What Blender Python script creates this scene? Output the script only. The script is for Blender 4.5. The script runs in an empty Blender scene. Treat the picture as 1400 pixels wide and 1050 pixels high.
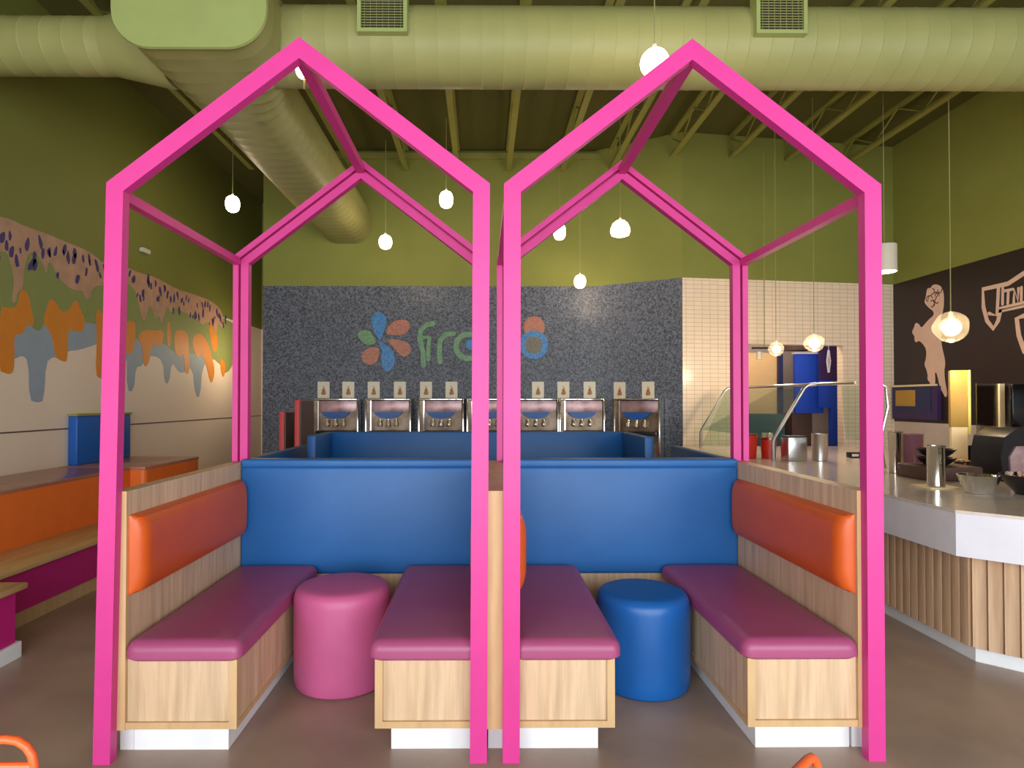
import bpy, bmesh, math, random, mathutils
from math import sin, cos, pi, radians
from mathutils import Vector, Matrix
random.seed(7)
SC = bpy.context.scene
COL = SC.collection
# ---------------------------------------------------------------- camera
PIT, YAW, FPX, CX, CY, CH = .0135, .0074, 850., 666.3, 536.5, 1.40
cam = bpy.data.cameras.new('camera')
camo = bpy.data.objects.new('camera', cam)
COL.objects.link(camo)
camo.location = (0, 0, CH)
camo.rotation_euler = (pi/2 + PIT, 0, -YAW)
cam.sensor_width = 36
cam.lens = FPX/1400*36
cam.shift_x = (700-CX)/1400
cam.shift_y = (CY-525)/1400
cam.clip_start = .05
SC.camera = camo
def ray(x, y):
    u = (x-CX)/FPX; v = (CY-y)/FPX
    a = (u, cos(PIT)-v*sin(PIT), sin(PIT)+v*cos(PIT))
    return (a[0]*cos(YAW)+a[1]*sin(YAW), -a[0]*sin(YAW)+a[1]*cos(YAW), a[2])
def at(x, y, Y):            # the point of the place seen at a spot of the photo, Y metres away
    r = ray(x, y); t = Y/r[1]
    return (r[0]*t, Y, CH+r[2]*t)
def atX(x, y, X):
    r = ray(x, y); t = X/r[0]
    return (X, r[1]*t, CH+r[2]*t)
# ---------------------------------------------------------------- materials
def lin(c):
    return tuple(((v/255)/12.92 if v/255 <= .04045 else ((v/255+.055)/1.055)**2.4) for v in c)+(1,)
def mat(name, c, rough=.5, metal=0, c2=None, nscale=8, stretch=(1, 1, 1), bump=0, bscale=60, coat=0, emit=0, spec=.5, detail=6, lo=.35, hi=.65, alpha=None, trans=0, ior=1.45):
    m = bpy.data.materials.new(name); m.use_nodes = True
    nt = m.node_tree; b = nt.nodes['Principled BSDF']
    b.inputs['Base Color'].default_value = lin(c)
    b.inputs['Roughness'].default_value = rough
    b.inputs['Metallic'].default_value = metal
    b.inputs['Specular IOR Level'].default_value = spec
    b.inputs['Coat Weight'].default_value = coat
    b.inputs['Transmission Weight'].default_value = trans
    b.inputs['IOR'].default_value = ior
    if emit:
        b.inputs['Emission Color'].default_value = lin(c)
        b.inputs['Emission Strength'].default_value = emit
    tc = nt.nodes.new('ShaderNodeTexCoord')
    mp = nt.nodes.new('ShaderNodeMapping'); mp.inputs['Scale'].default_value = stretch
    nt.links.new(tc.outputs['Object'], mp.inputs['Vector'])
    n = nt.nodes.new('ShaderNodeTexNoise'); n.inputs['Scale'].default_value = nscale; n.inputs['Detail'].default_value = detail
    nt.links.new(mp.outputs['Vector'], n.inputs['Vector'])
    r = nt.nodes.new('ShaderNodeValToRGB')
    r.color_ramp.elements[0].position = lo; r.color_ramp.elements[1].position = hi
    if c2 is None: c2 = tuple(v*.975 for v in c)
    r.color_ramp.elements[0].color = lin(c); r.color_ramp.elements[1].color = lin(c2)
    nt.links.new(n.outputs['Fac'], r.inputs['Fac'])
    if not emit: nt.links.new(r.outputs['Color'], b.inputs['Base Color'])
    if bump:
        n2 = nt.nodes.new('ShaderNodeTexNoise'); n2.inputs['Scale'].default_value = bscale
        nt.links.new(mp.outputs['Vector'], n2.inputs['Vector'])
        bp = nt.nodes.new('ShaderNodeBump'); bp.inputs['Strength'].default_value = bump; bp.inputs['Distance'].default_value = .01
        nt.links.new(n2.outputs['Fac'], bp.inputs['Height'])
        nt.links.new(bp.outputs['Normal'], b.inputs['Normal'])
    return m
def wood(name, c, c2, rough=.5, stretch=(14, 14, .9)):
    m = mat(name, c, rough, c2=c2, nscale=3.2, stretch=stretch, lo=.3, hi=.72, bump=.12, bscale=14, detail=8)
    nt = m.node_tree; mp = [n for n in nt.nodes if n.type == 'MAPPING'][0]
    r = [n for n in nt.nodes if n.type == 'VALTORGB'][0]
    b = nt.nodes['Principled BSDF']
    tc = [n for n in nt.nodes if n.type == 'TEX_COORD'][0]
    mp2 = nt.nodes.new('ShaderNodeMapping'); mp2.inputs['Scale'].default_value = tuple(s*.35 for s in stretch)
    n = nt.nodes.new('ShaderNodeTexNoise'); n.inputs['Scale'].default_value = 2.4; n.inputs['Distortion'].default_value = 1.6
    nt.links.new(tc.outputs['Object'], mp2.inputs['Vector']); nt.links.new(mp2.outputs['Vector'], n.inputs['Vector'])
    rr = nt.nodes.new('ShaderNodeValToRGB'); rr.color_ramp.elements[0].position = .4; rr.color_ramp.elements[1].position = .62
    rr.color_ramp.elements[0].color = (.86, .86, .86, 1); rr.color_ramp.elements[1].color = (1, 1, 1, 1)
    nt.links.new(n.outputs['Fac'], rr.inputs['Fac'])
    mx = nt.nodes.new('ShaderNodeMixRGB'); mx.blend_type = 'MULTIPLY'; mx.inputs[0].default_value = 1
    nt.links.new(r.outputs['Color'], mx.inputs[1]); nt.links.new(rr.outputs['Color'], mx.inputs[2])
    nt.links.new(mx.outputs['Color'], b.inputs['Base Color'])
    return m
def mosaic(name, c, c2, size=.022, tint=None):
    m = bpy.data.materials.new(name); m.use_nodes = True
    nt = m.node_tree; b = nt.nodes['Principled BSDF']
    tc = nt.nodes.new('ShaderNodeTexCoord')
    v = nt.nodes.new('ShaderNodeTexVoronoi'); v.inputs['Scale'].default_value = 1/size; v.inputs['Randomness'].default_value = .55
    nt.links.new(tc.outputs['Object'], v.inputs['Vector'])
    sp = nt.nodes.new('ShaderNodeSeparateColor'); nt.links.new(v.outputs['Color'], sp.inputs['Color'])
    r = nt.nodes.new('ShaderNodeValToRGB'); r.color_ramp.elements[0].color = lin(c); r.color_ramp.elements[1].color = lin(c2)
    nt.links.new(sp.outputs['Red'], r.inputs['Fac']); nt.links.new(r.outputs['Color'], b.inputs['Base Color'])
    b.inputs['Roughness'].default_value = .38
    bp = nt.nodes.new('ShaderNodeBump'); bp.inputs['Strength'].default_value = .55; bp.inputs['Distance'].default_value = .006
    nt.links.new(sp.outputs['Green'], bp.inputs['Height'])
    d = nt.nodes.new('ShaderNodeBump'); d.inputs['Strength'].default_value = .3; d.inputs['Distance'].default_value = .004; d.invert = True
    nt.links.new(v.outputs['Distance'], d.inputs['Height']); nt.links.new(d.outputs['Normal'], bp.inputs['Normal'])
    nt.links.new(bp.outputs['Normal'], b.inputs['Normal'])
    return m
def tilemat(name, c, c2, grout, w, h):
    m = bpy.data.materials.new(name); m.use_nodes = True
    nt = m.node_tree; b = nt.nodes['Principled BSDF']
    tc = nt.nodes.new('ShaderNodeTexCoord'); s = nt.nodes.new('ShaderNodeSeparateXYZ'); k = nt.nodes.new('ShaderNodeCombineXYZ')
    nt.links.new(tc.outputs['Object'], s.inputs[0]); nt.links.new(s.outputs['X'], k.inputs['X']); nt.links.new(s.outputs['Z'], k.inputs['Y'])
    br = nt.nodes.new('ShaderNodeTexBrick'); br.offset = 0
    br.inputs['Scale'].default_value = 1; br.inputs['Brick Width'].default_value = w; br.inputs['Row Height'].default_value = h
    br.inputs['Mortar Size'].default_value = .003; br.inputs['Color1'].default_value = lin(c); br.inputs['Color2'].default_value = lin(c2); br.inputs['Mortar'].default_value = lin(grout)
    nt.links.new(k.outputs[0], br.inputs['Vector']); nt.links.new(br.outputs['Color'], b.inputs['Base Color'])
    b.inputs['Roughness'].default_value = .22
    bp = nt.nodes.new('ShaderNodeBump'); bp.inputs['Strength'].default_value = .4; bp.inputs['Distance'].default_value = .003; bp.invert = True
    nt.links.new(br.outputs['Fac'], bp.inputs['Height']); nt.links.new(bp.outputs['Normal'], b.inputs['Normal'])
    return m
def zsplit(name, low, high, z, rough=.6):     # painted wall: one colour below the line, another above
    m = mat(name, low, rough)
    nt = m.node_tree; b = nt.nodes['Principled BSDF']
    tc = [n for n in nt.nodes if n.type == 'TEX_COORD'][0]
    s = nt.nodes.new('ShaderNodeSeparateXYZ'); g = nt.nodes.new('ShaderNodeMath'); g.operation = 'GREATER_THAN'; g.inputs[1].default_value = z
    nt.links.new(tc.outputs['Object'], s.inputs[0]); nt.links.new(s.outputs['Z'], g.inputs[0])
    mx = nt.nodes.new('ShaderNodeMixRGB'); mx.inputs[1].default_value = lin(low); mx.inputs[2].default_value = lin(high)
    nt.links.new(g.outputs[0], mx.inputs[0]); nt.links.new(mx.outputs[0], b.inputs['Base Color'])
    return m
def glassmat(name, tint, gl=.12, rough=.05):   # thin clear sheet: mostly see-through with a mirror sheen
    m = bpy.data.materials.new(name); m.use_nodes = True
    nt = m.node_tree; nt.nodes.remove(nt.nodes['Principled BSDF']); o = nt.nodes['Material Output']
    t = nt.nodes.new('ShaderNodeBsdfTransparent'); t.inputs[0].default_value = tint+(1,)
    g = nt.nodes.new('ShaderNodeBsdfGlossy'); g.inputs['Roughness'].default_value = rough
    lw = nt.nodes.new('ShaderNodeLayerWeight'); fr = nt.nodes.new('ShaderNodeMath'); fr.operation = 'POWER'; fr.inputs[1].default_value = 4
    nt.links.new(lw.outputs['Facing'], fr.inputs[0])
    ad = nt.nodes.new('ShaderNodeMath'); ad.operation = 'ADD'; ad.inputs[1].default_value = gl; ad.use_clamp = True
    nt.links.new(fr.outputs[0], ad.inputs[0])
    mx = nt.nodes.new('ShaderNodeMixShader'); nt.links.new(ad.outputs[0], mx.inputs[0])
    nt.links.new(t.outputs[0], mx.inputs[1]); nt.links.new(g.outputs[0], mx.inputs[2]); nt.links.new(mx.outputs[0], o.inputs['Surface'])
    return m
def blown(name):     # clear thick glass that catches the light of its bulb
    m = bpy.data.materials.new(name); m.use_nodes = True
    nt = m.node_tree; nt.nodes.remove(nt.nodes['Principled BSDF']); o = nt.nodes['Material Output']
    t = nt.nodes.new('ShaderNodeBsdfTransparent'); l = nt.nodes.new('ShaderNodeBsdfTranslucent'); l.inputs[0].default_value = (.9, .88, .78, 1)
    g = nt.nodes.new('ShaderNodeBsdfGlossy'); g.inputs['Roughness'].default_value = .12
    a = nt.nodes.new('ShaderNodeMixShader'); a.inputs[0].default_value = .10
    q = nt.nodes.new('ShaderNodeMixShader'); q.inputs[0].default_value = .05
    nt.links.new(t.outputs[0], a.inputs[1]); nt.links.new(l.outputs[0], a.inputs[2])
    nt.links.new(a.outputs[0], q.inputs[1]); nt.links.new(g.outputs[0], q.inputs[2]); nt.links.new(q.outputs[0], o.inputs['Surface'])
    return m
M = {}
M['pink'] = mat('pink_paint', (212, 56, 142), .45)
M['green'] = mat('olive_wall_paint', (136, 139, 66), .7, c2=(131, 134, 63), nscale=2)
M['deck'] = mat('dark_olive_ceiling_paint', (86, 84, 34), .8)
M['joist'] = mat('olive_steel_paint', (142, 140, 70), .6)
M['duct'] = mat('pale_olive_duct_paint', (160, 157, 100), .5, c2=(153, 151, 95), nscale=3)
M['ductcap'] = mat('light_green_duct_paint', (162, 172, 106), .5)
M['cream'] = mat('cream_wall_paint', (206, 192, 184), .6)
M['leftwall'] = zsplit('cream_and_olive_wall_paint', (226, 207, 192), (120, 122, 56), 2.66)
M['floor'] = mat('polished_concrete', (170, 145, 129), .34, c2=(146, 123, 109), nscale=2.2, bump=.05, bscale=120, lo=.3, hi=.7, spec=.5)
M['wood'] = wood('pale_maple_laminate', (226, 194, 162), (202, 166, 132), .45)
M['edge'] = mat('maple_edge_band', (208, 172, 128), .5, c2=(198, 160, 118), stretch=(3, 3, .5), nscale=9)
M['woodtop'] = wood('tan_wood_tread', (216, 182, 126), (196, 158, 106), .4, stretch=(9, 1, 9))
M['slat'] = wood('tan_slat_wood', (214, 178, 146), (196, 156, 124), .5)
M['white'] = mat('white_toe_board', (236, 236, 242), .35)
M['plum'] = mat('plum_vinyl', (164, 74, 118), .38, bump=.04, bscale=220)
M['rose'] = mat('rose_vinyl', (196, 90, 140), .45, bump=.04, bscale=220)
M['orange'] = mat('orange_vinyl', (210, 88, 30), .36, bump=.04, bscale=220)
M['orangelam'] = mat('orange_laminate', (238, 116, 44), .45)
M['blue'] = mat('blue_vinyl', (33, 97, 168), .45, bump=.05, bscale=160)
M['bluest'] = mat('royal_blue_vinyl', (18, 90, 168), .36, bump=.04, bscale=220)
M['bluelam'] = mat('blue_laminate', (26, 92, 180), .4)
M['magenta'] = mat('magenta_laminate', (196, 30, 124), .45)
M['browntop'] = mat('brown_glossy_top', (178, 120, 98), .24, c2=(166, 110, 90))
M['mosaic'] = mosaic('slate_glass_mosaic', (48, 52, 64), (112, 118, 136), .017)
M['mos_blue'] = mosaic('blue_glass_mosaic', (38, 104, 170), (60, 132, 196))
M['mos_green'] = mosaic('green_glass_mosaic', (84, 128, 88), (112, 152, 108))
M['mos_orange'] = mosaic('orange_glass_mosaic', (152, 92, 74), (180, 112, 88))
M['mos_olive'] = mosaic('olive_glass_mosaic', (84, 84, 72), (112, 104, 84))
M['tile'] = tilemat('cream_stacked_tile', (248, 226, 204), (244, 220, 196), (206, 180, 154), .11, .055)
M['dark'] = mat('dark_brown_wall_paint', (46, 29, 29), .45, c2=(40, 26, 26), nscale=2)
M['figure'] = mat('pale_pink_paint', (232, 196, 178), .6)
M['paint_blue'] = mat('grey_blue_paint', (146, 160, 178), .6)
M['paint_green'] = mat('soft_olive_paint', (134, 142, 84), .6)
M['paint_orange'] = mat('ochre_orange_paint', (214, 130, 34), .55)
M['paint_pink'] = mat('dusty_pink_paint', (190, 146, 124), .6, c2=(170, 136, 110))
M['paint_purple'] = mat('indigo_paint', (66, 50, 112), .6)
M['steel'] = mat('brushed_steel', (200, 198, 200), .28, 1, bump=.03, bscale=90, stretch=(1, 1, 12))
M['steelpanel'] = mat('rosy_steel_panel', (206, 172, 178), .4, .55, c2=(158, 122, 126), nscale=7)
M['chrome'] = mat('polished_steel', (220, 218, 214), .12, 1)
M['shadedblue'] = mat('shaded_blue_vinyl', (14, 84, 152), .45, bump=.05, bscale=160)  # blue booth vinyl again, with the shade of the rear row put into its colour
M['drippanel'] = mat('brownish_steel', (150, 128, 112), .4, .5, c2=(110, 92, 82), nscale=9)
M['black'] = mat('black_plastic', (26, 24, 28), .35)
M['nearblack'] = mat('black_screen', (10, 9, 12), .12)
M['quartz'] = mat('taupe_stone_top', (226, 210, 204), .2, c2=(216, 200, 194), nscale=30, coat=.3)
M['fascia'] = mat('white_counter_fascia', (232, 227, 240), .35)
M['greypanel'] = mat('mauve_grey_fascia', (196, 184, 198), .4)
M['red'] = mat('coral_red_paint', (214, 70, 74), .5)
M['redtub'] = mat('red_plastic', (196, 44, 32), .3)
M['yellow'] = mat('ochre_yellow_panel', (188, 146, 62), .5)
M['lemon'] = mat('pale_lemon_panel', (240, 222, 120), .45)
M['creambox'] = mat('ivory_panel', (238, 216, 172), .45)
M['chair'] = mat('orange_powder_coat', (240, 96, 44), .38)
M['glass'] = glassmat('clear_glass', (.93, .97, .95))
M['guard'] = glassmat('sneeze_guard_glass', (.86, .93, .89), .015)
M['smoke'] = glassmat('smoky_acrylic', (.62, .58, .54), .12)
M['lamp'] = mat('lit_opal_glass', (255, 226, 190), .4, emit=14)
M['bulb'] = mat('lit_bulb', (255, 214, 160), .4, emit=26)
M['redlight'] = mat('red_indicator', (255, 60, 20), .4, emit=8)
M['cord'] = mat('pale_cord', (150, 146, 96), .6)
M['shade'] = mat('white_lamp_can', (206, 198, 186), .5)
M['navy'] = mat('navy_paint', (24, 34, 84), .45)
M['cobalt'] = mat('cobalt_panel', (34, 74, 190), .4)
M['beige'] = mat('tan_door_panel', (214, 176, 126), .5)
M['teal'] = mat('teal_panel', (46, 88, 92), .5)
M['purple'] = mat('purple_wall_paint', (58, 36, 92), .5)
M['brown'] = mat('brown_board', (92, 68, 62), .5)
M['louvre'] = mat('dark_vent_mesh', (52, 56, 44), .6)
M['paper'] = mat('card_stock', (222, 214, 198), .5)
M['berry'] = mat('mixed_toppings', (176, 60, 40), .6, c2=(238, 226, 214), nscale=60)
M['crumb'] = mat('caramel_pieces', (180, 98, 58), .5, c2=(226, 190, 160), nscale=70)
M['pot'] = mat('plum_glaze', (110, 70, 86), .2)
M['caramel'] = mat('swirl_caramel', (186, 130, 84), .6, c2=(120, 72, 46), nscale=40)
M['leaf'] = mat('swirl_green', (150, 150, 90), .6, c2=(110, 96, 60), nscale=40)
# ---------------------------------------------------------------- mesh helpers
def B(): return bmesh.new()
def box(bm, x0, x1, y0, y1, z0, z1, bev=0, seg=2):
    r = bmesh.ops.create_cube(bm, size=1)
    vs = r['verts']
    for v in vs:
        v.co = Vector(((x0+x1)/2+v.co.x*(x1-x0), (y0+y1)/2+v.co.y*(y1-y0), (z0+z1)/2+v.co.z*(z1-z0)))
    if bev:
        es = set(e for v in vs for e in v.link_edges)
        bmesh.ops.bevel(bm, geom=list(es), offset=bev, segments=seg, profile=.5, affect='EDGES')
    return bm
def obox(bm, c, ax, half, bev=0):     # box about a centre with given axes
    r = bmesh.ops.create_cube(bm, size=2)
    vs = r['verts']; c = Vector(c)
    for v in vs: v.co = c+ax[0]*v.co.x*half[0]+ax[1]*v.co.y*half[1]+ax[2]*v.co.z*half[2]
    if bev:
        es = set(e for v in vs for e in v.link_edges)
        bmesh.ops.bevel(bm, geom=list(es), offset=bev, segments=2, profile=.5, affect='EDGES')
    return bm
def prism(bm, pts, plane, d0, d1):    # flat outline pushed along the missing axis
    def V(a, b, d):
        return {'XZ': (a, d, b), 'YZ': (d, a, b), 'XY': (a, b, d)}[plane]
    n = len(pts)
    v0 = [bm.verts.new(V(a, b, d0)) for a, b in pts]; v1 = [bm.verts.new(V(a, b, d1)) for a, b in pts]
    if n > 4:
        for tri in mathutils.geometry.tessellate_polygon([[Vector((a, b, 0)) for a, b in pts]]):
            if len(set(tri)) == 3:
                for vv in (v0, v1):
                    try: bm.faces.new([vv[k] for k in tri])
                    except ValueError: pass
    else: bm.faces.new(v0), bm.faces.new(v1[::-1])
    for i in range(n): bm.faces.new((v0[i], v1[i], v1[(i+1) % n], v0[(i+1) % n]))
    return bm
def tube(bm, pts, r, seg=10, closed=False):
    pts = [Vector(p) for p in pts]; n = len(pts); rings = []
    up = Vector((0, 0, 1))
    prev = None
    for i, p in enumerate(pts):
        a = pts[(i-1) % n] if (closed or i > 0) else p
        b = pts[(i+1) % n] if (closed or i < n-1) else p
        t = (b-a).normalized()
        if prev is None:
            x = t.cross(up)
            if x.length < .05: x = t.cross(Vector((0, 1, 0)))
        else: x = prev-t*prev.dot(t)
        x.normalize(); prev = x; y = t.cross(x)
        rr = r[i] if isinstance(r, (list, tuple)) else r
        rings.append([bm.verts.new(p+(x*cos(2*pi*k/seg)+y*sin(2*pi*k/seg))*rr) for k in range(seg)])
    for i in range(n if closed else n-1):
        A, C = rings[i], rings[(i+1) % n]
        for k in range(seg): bm.faces.new((A[k], A[(k+1) % seg], C[(k+1) % seg], C[k]))
    if not closed: bm.faces.new(rings[0][::-1]); bm.faces.new(rings[-1])
    return bm
def lathe(bm, prof, c, seg=40, axis='Z', sx=1, sy=1):
    rings = []
    def P(r, h, a):
        u, w = r*cos(a)*sx, r*sin(a)*sy
        return {'Z': (c[0]+u, c[1]+w, c[2]+h), 'X': (c[0]+h, c[1]+u, c[2]+w), 'Y': (c[0]+u, c[1]+h, c[2]+w)}[axis]
    for r, h in prof:
        rings.append([bm.verts.new(P(max(r, 1e-4), h, 2*pi*k/seg)) for k in range(seg)])
    for i in range(len(prof)-1):
        A, C = rings[i], rings[i+1]
        for k in range(seg): bm.faces.new((A[k], A[(k+1) % seg], C[(k+1) % seg], C[k]))
    bm.faces.new(rings[0][::-1]); bm.faces.new(rings[-1])
    return bm
def arc(cx, cy, r, a0, a1, n=8):
    return [(cx+r*cos(radians(a0+(a1-a0)*i/n)), cy+r*sin(radians(a0+(a1-a0)*i/n))) for i in range(n+1)]
def band(pts, w, n=6):                 # closed outline of a round-ended stroke
    P = [Vector(p) for p in pts]; L = []; R = []
    for i, p in enumerate(P):
        a = P[max(i-1, 0)]; b = P[min(i+1, len(P)-1)]; t = (b-a).normalized(); nn = Vector((-t.y, t.x))
        L.append(p+nn*w/2); R.append(p-nn*w/2)
    def cap(p, t):
        a0 = math.atan2(t.y, t.x)+pi/2
        return [p+Vector((cos(a0-pi*k/n), sin(a0-pi*k/n)))*w/2 for k in range(1, n)]
    out = L+cap(P[-1], (P[-1]-P[-2]).normalized())+R[::-1]+cap(P[0], (P[0]-P[1]).normalized())
    return [(v.x, v.y) for v in out]
def smoothpts(p, k=2):                 # rounds an outline off
    for _ in range(k):
        q = []
        for i in range(len(p)):
            a = p[i]; b = p[(i+1) % len(p)]
            q += [(a[0]*.75+b[0]*.25, a[1]*.75+b[1]*.25), (a[0]*.25+b[0]*.75, a[1]*.25+b[1]*.75)]
        p = q
    return p
ORG = {}
def fin(bm, org):
    bmesh.ops.recalc_face_normals(bm, faces=bm.faces[:])
    for f in bm.faces: f.smooth = True
    for e in bm.edges:
        e.smooth = len(e.link_faces) == 2 and e.calc_face_angle(0) < .62
    bmesh.ops.translate(bm, verts=bm.verts[:], vec=-Vector(org))
def obj(name, bm, m, parent=None, origin=None, label=None):
    org = ORG[parent.name] if parent else (origin or (0, 0, 0))
    fin(bm, org)
    me = bpy.data.meshes.new(name); bm.to_mesh(me); bm.free()
    me.materials.append(M[m] if isinstance(m, str) else m)
    o = bpy.data.objects.new(name, me); COL.objects.link(o)
    if parent: o.parent = parent
    else: o.location = org
    ORG[o.name] = org
    if label: o['label'] = label
    return o
def thing(name, label, cat, loc=(0, 0, 0), group=None):
    o = bpy.data.objects.new(name, None); COL.objects.link(o); o.empty_display_size = .05
    o.location = loc; ORG[o.name] = tuple(loc)
    return tag(o, label, cat, group)
def tag(o, label, cat, group=None):
    o['label'] = label; o['category'] = cat
    if group: o['group'] = group
    return o
def struct(name, bm, m, parent=None):
    o = obj(name, bm, m, parent)
    if not parent: o['kind'] = 'structure'
    return o
def kids(o): return [c for c in COL.objects if c.parent == o]
def copy_tree(o, parent=None):
    c = o.copy(); COL.objects.link(c)
    if parent: c.parent = parent
    ORG[c.name] = ORG[o.name]
    for ch in kids(o): copy_tree(ch, c)
    return c
WINP = 285; LAMPP = 6
BLUEP = [(5.044,2.022),(5.047,1.786),(5.205,1.741),(5.303,1.789),(5.372,1.744),(5.388,1.408),(5.482,1.383),(5.567,1.4),(5.587,1.74),(5.675,1.799),(5.74,1.794),(5.873,1.868),(6.043,1.891),(6.316,1.972),(6.413,2.011),(6.652,1.972),(6.853,1.925),(6.859,1.507),(6.993,1.509),(7.028,1.784),(7.148,1.791),(7.209,1.884),(7.4,1.944),(7.626,1.889),(7.667,1.615),(7.772,1.618),(7.841,1.903),(8.019,1.763),(8.176,1.771),(8.395,1.859),(8.486,1.453),(8.632,1.454),(8.686,1.875),(8.933,1.973),(9.129,2.014),(9.403,2.062),(9.401,2.18),(7.862,2.175),(7.353,2.171),(6.868,2.163),(6.157,2.238),(5.557,2.155)]
GREENP = [(5.034,2.747),(5.044,2.038),(5.367,2.079),(5.45,2.013),(5.51,2.02),(5.57,2.105),(6.158,2.199),(7.024,2.092),(7.354,2.101),(7.67,2.108),(7.914,2.006),(8.449,2.047),(9.264,1.994),(9.407,1.738),(9.515,1.712),(9.582,2.135),(9.576,2.615),(7.905,2.7),(6.786,2.749),(5.726,2.771)]
ORANGEP = [[(5.042,2.164),(5.167,2.167),(5.242,2.195),(5.262,2.313),(5.306,2.354),(5.364,2.314),(5.4,2.185),(5.437,2.088),(5.402,2.033),(5.367,2.071),(5.322,2.007),(5.289,1.962),(5.202,1.952),(5.21,1.798),(5.206,1.652),(5.163,1.617),(5.111,1.628),(5.049,1.644)],[(5.545,2.102),(5.593,2.248),(5.629,2.324),(5.693,2.317),(5.787,2.214),(5.896,2.257),(5.964,2.361),(6.007,2.368),(6.052,2.28),(6.128,2.195),(6.099,2.077),(5.983,2.064),(5.898,2.082),(5.871,1.996),(5.874,1.776),(5.82,1.763),(5.701,1.8),(5.672,1.976),(5.608,2.04)],[(6.295,2.355),(6.409,2.292),(6.475,2.301),(6.484,1.623),(6.369,1.629),(6.304,1.666),(6.316,2.002)],[(6.684,2.205),(6.793,2.239),(6.943,2.301),(7.021,2.268),(7.004,2.068),(6.948,1.921),(6.797,1.91),(6.704,2.039)],[(7.043,2.116),(7.184,2.22),(7.44,2.238),(7.621,2.27),(7.623,2.151),(7.555,2.05),(7.398,2.083),(7.334,2.008),(7.314,1.869),(7.231,1.784),(7.168,1.859),(7.165,2.039)],[(7.714,2.378),(7.786,2.387),(7.814,2.097),(7.742,2.066),(7.707,2.184)],[(7.886,2.276),(8.012,2.315),(8.223,2.314),(8.279,2.19),(8.312,1.803),(8.241,1.748),(8.176,1.796),(8.146,2.024),(8.068,1.968),(7.915,1.994)],[(8.362,2.224),(8.561,2.351),(8.803,2.268),(8.964,2.087),(9.098,1.841),(9.002,1.653),(8.924,1.693),(8.808,1.91),(8.654,2.063),(8.566,1.976),(8.449,2.047)],[(8.862,2.524),(9.055,2.548),(9.192,2.277),(9.127,2.1),(8.995,2.146)],[(9.264,2.052),(9.404,2.003),(9.476,1.919),(9.407,1.738),(9.301,1.822)]]
PINKP = [(5.032,2.889),(5.157,2.902),(5.31,2.888),(5.596,2.898),(5.832,2.888),(6.088,2.887),(6.272,2.863),(6.402,2.813),(6.784,2.866),(7.093,2.855),(7.431,2.878),(7.903,2.823),(8.438,2.841),(8.921,2.839),(9.254,2.777),(9.359,2.675),(9.362,2.47),(9.188,2.565),(9.091,2.325),(9.023,2.516),(8.8,2.516),(8.678,2.446),(8.5,2.531),(8.113,2.556),(7.906,2.601),(7.809,2.488),(7.711,2.571),(7.665,2.516),(7.574,2.312),(7.527,2.448),(7.438,2.366),(7.349,2.516),(7.264,2.48),(7.223,2.338),(7.141,2.327),(7.057,2.56),(6.977,2.656),(6.786,2.707),(6.405,2.573),(6.308,2.575),(6.215,2.499),(6.185,2.396),(6.125,2.406),(6.094,2.477),(5.977,2.457),(5.865,2.473),(5.73,2.538),(5.65,2.647),(5.6,2.653),(5.576,2.525),(5.538,2.622),(5.452,2.688),(5.359,2.683),(5.304,2.52),(5.295,2.352),(5.24,2.326),(5.209,2.206),(5.176,2.233),(5.207,2.385),(5.162,2.538),(5.118,2.625),(5.036,2.605)]
PETALS = [('blue',[(-1.553,2.521),(-1.531,2.597),(-1.455,2.641),(-1.368,2.608),(-1.335,2.532),(-1.356,2.412),(-1.4,2.303),(-1.421,2.237),(-1.465,2.281),(-1.52,2.379)]),('blue',[(-1.421,2.233),(-1.356,2.183),(-1.279,2.128),(-1.225,2.041),(-1.225,1.91),(-1.279,1.823),(-1.333,1.796),(-1.399,1.866),(-1.41,1.997),(-1.399,2.106),(-1.443,2.172)]),('green',[(-1.759,2.313),(-1.694,2.379),(-1.607,2.39),(-1.541,2.335),(-1.476,2.215),(-1.519,2.182),(-1.606,2.171),(-1.682,2.226)]),('orange',[(-1.367,2.324),(-1.302,2.456),(-1.215,2.521),(-1.106,2.539),(-1.019,2.5),(-1.008,2.423),(-1.062,2.336),(-1.171,2.307)]),('orange',[(-1.334,2.237),(-1.28,2.263),(-1.171,2.248),(-1.04,2.216),(-0.996,2.15),(-1.007,2.063),(-1.083,2.002),(-1.17,2.052),(-1.236,2.139)]),('orange',[(-1.693,2.041),(-1.628,2.117),(-1.53,2.15),(-1.443,2.139),(-1.436,2.041),(-1.475,1.932),(-1.573,1.888),(-1.671,1.942)])]
F1 = [(-0.691,2.478),(-0.801,2.445),(-0.866,2.369),(-0.877,2.259),(-0.833,2.085),(-0.822,1.888)]
F2 = [(-0.844,2.281),(-0.746,2.281),(-0.757,2.15),(-0.756,1.976)]
R1 = [(-0.408,2.336),(-0.517,2.325),(-0.593,2.238),(-0.604,2.085),(-0.593,1.943)]
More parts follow.
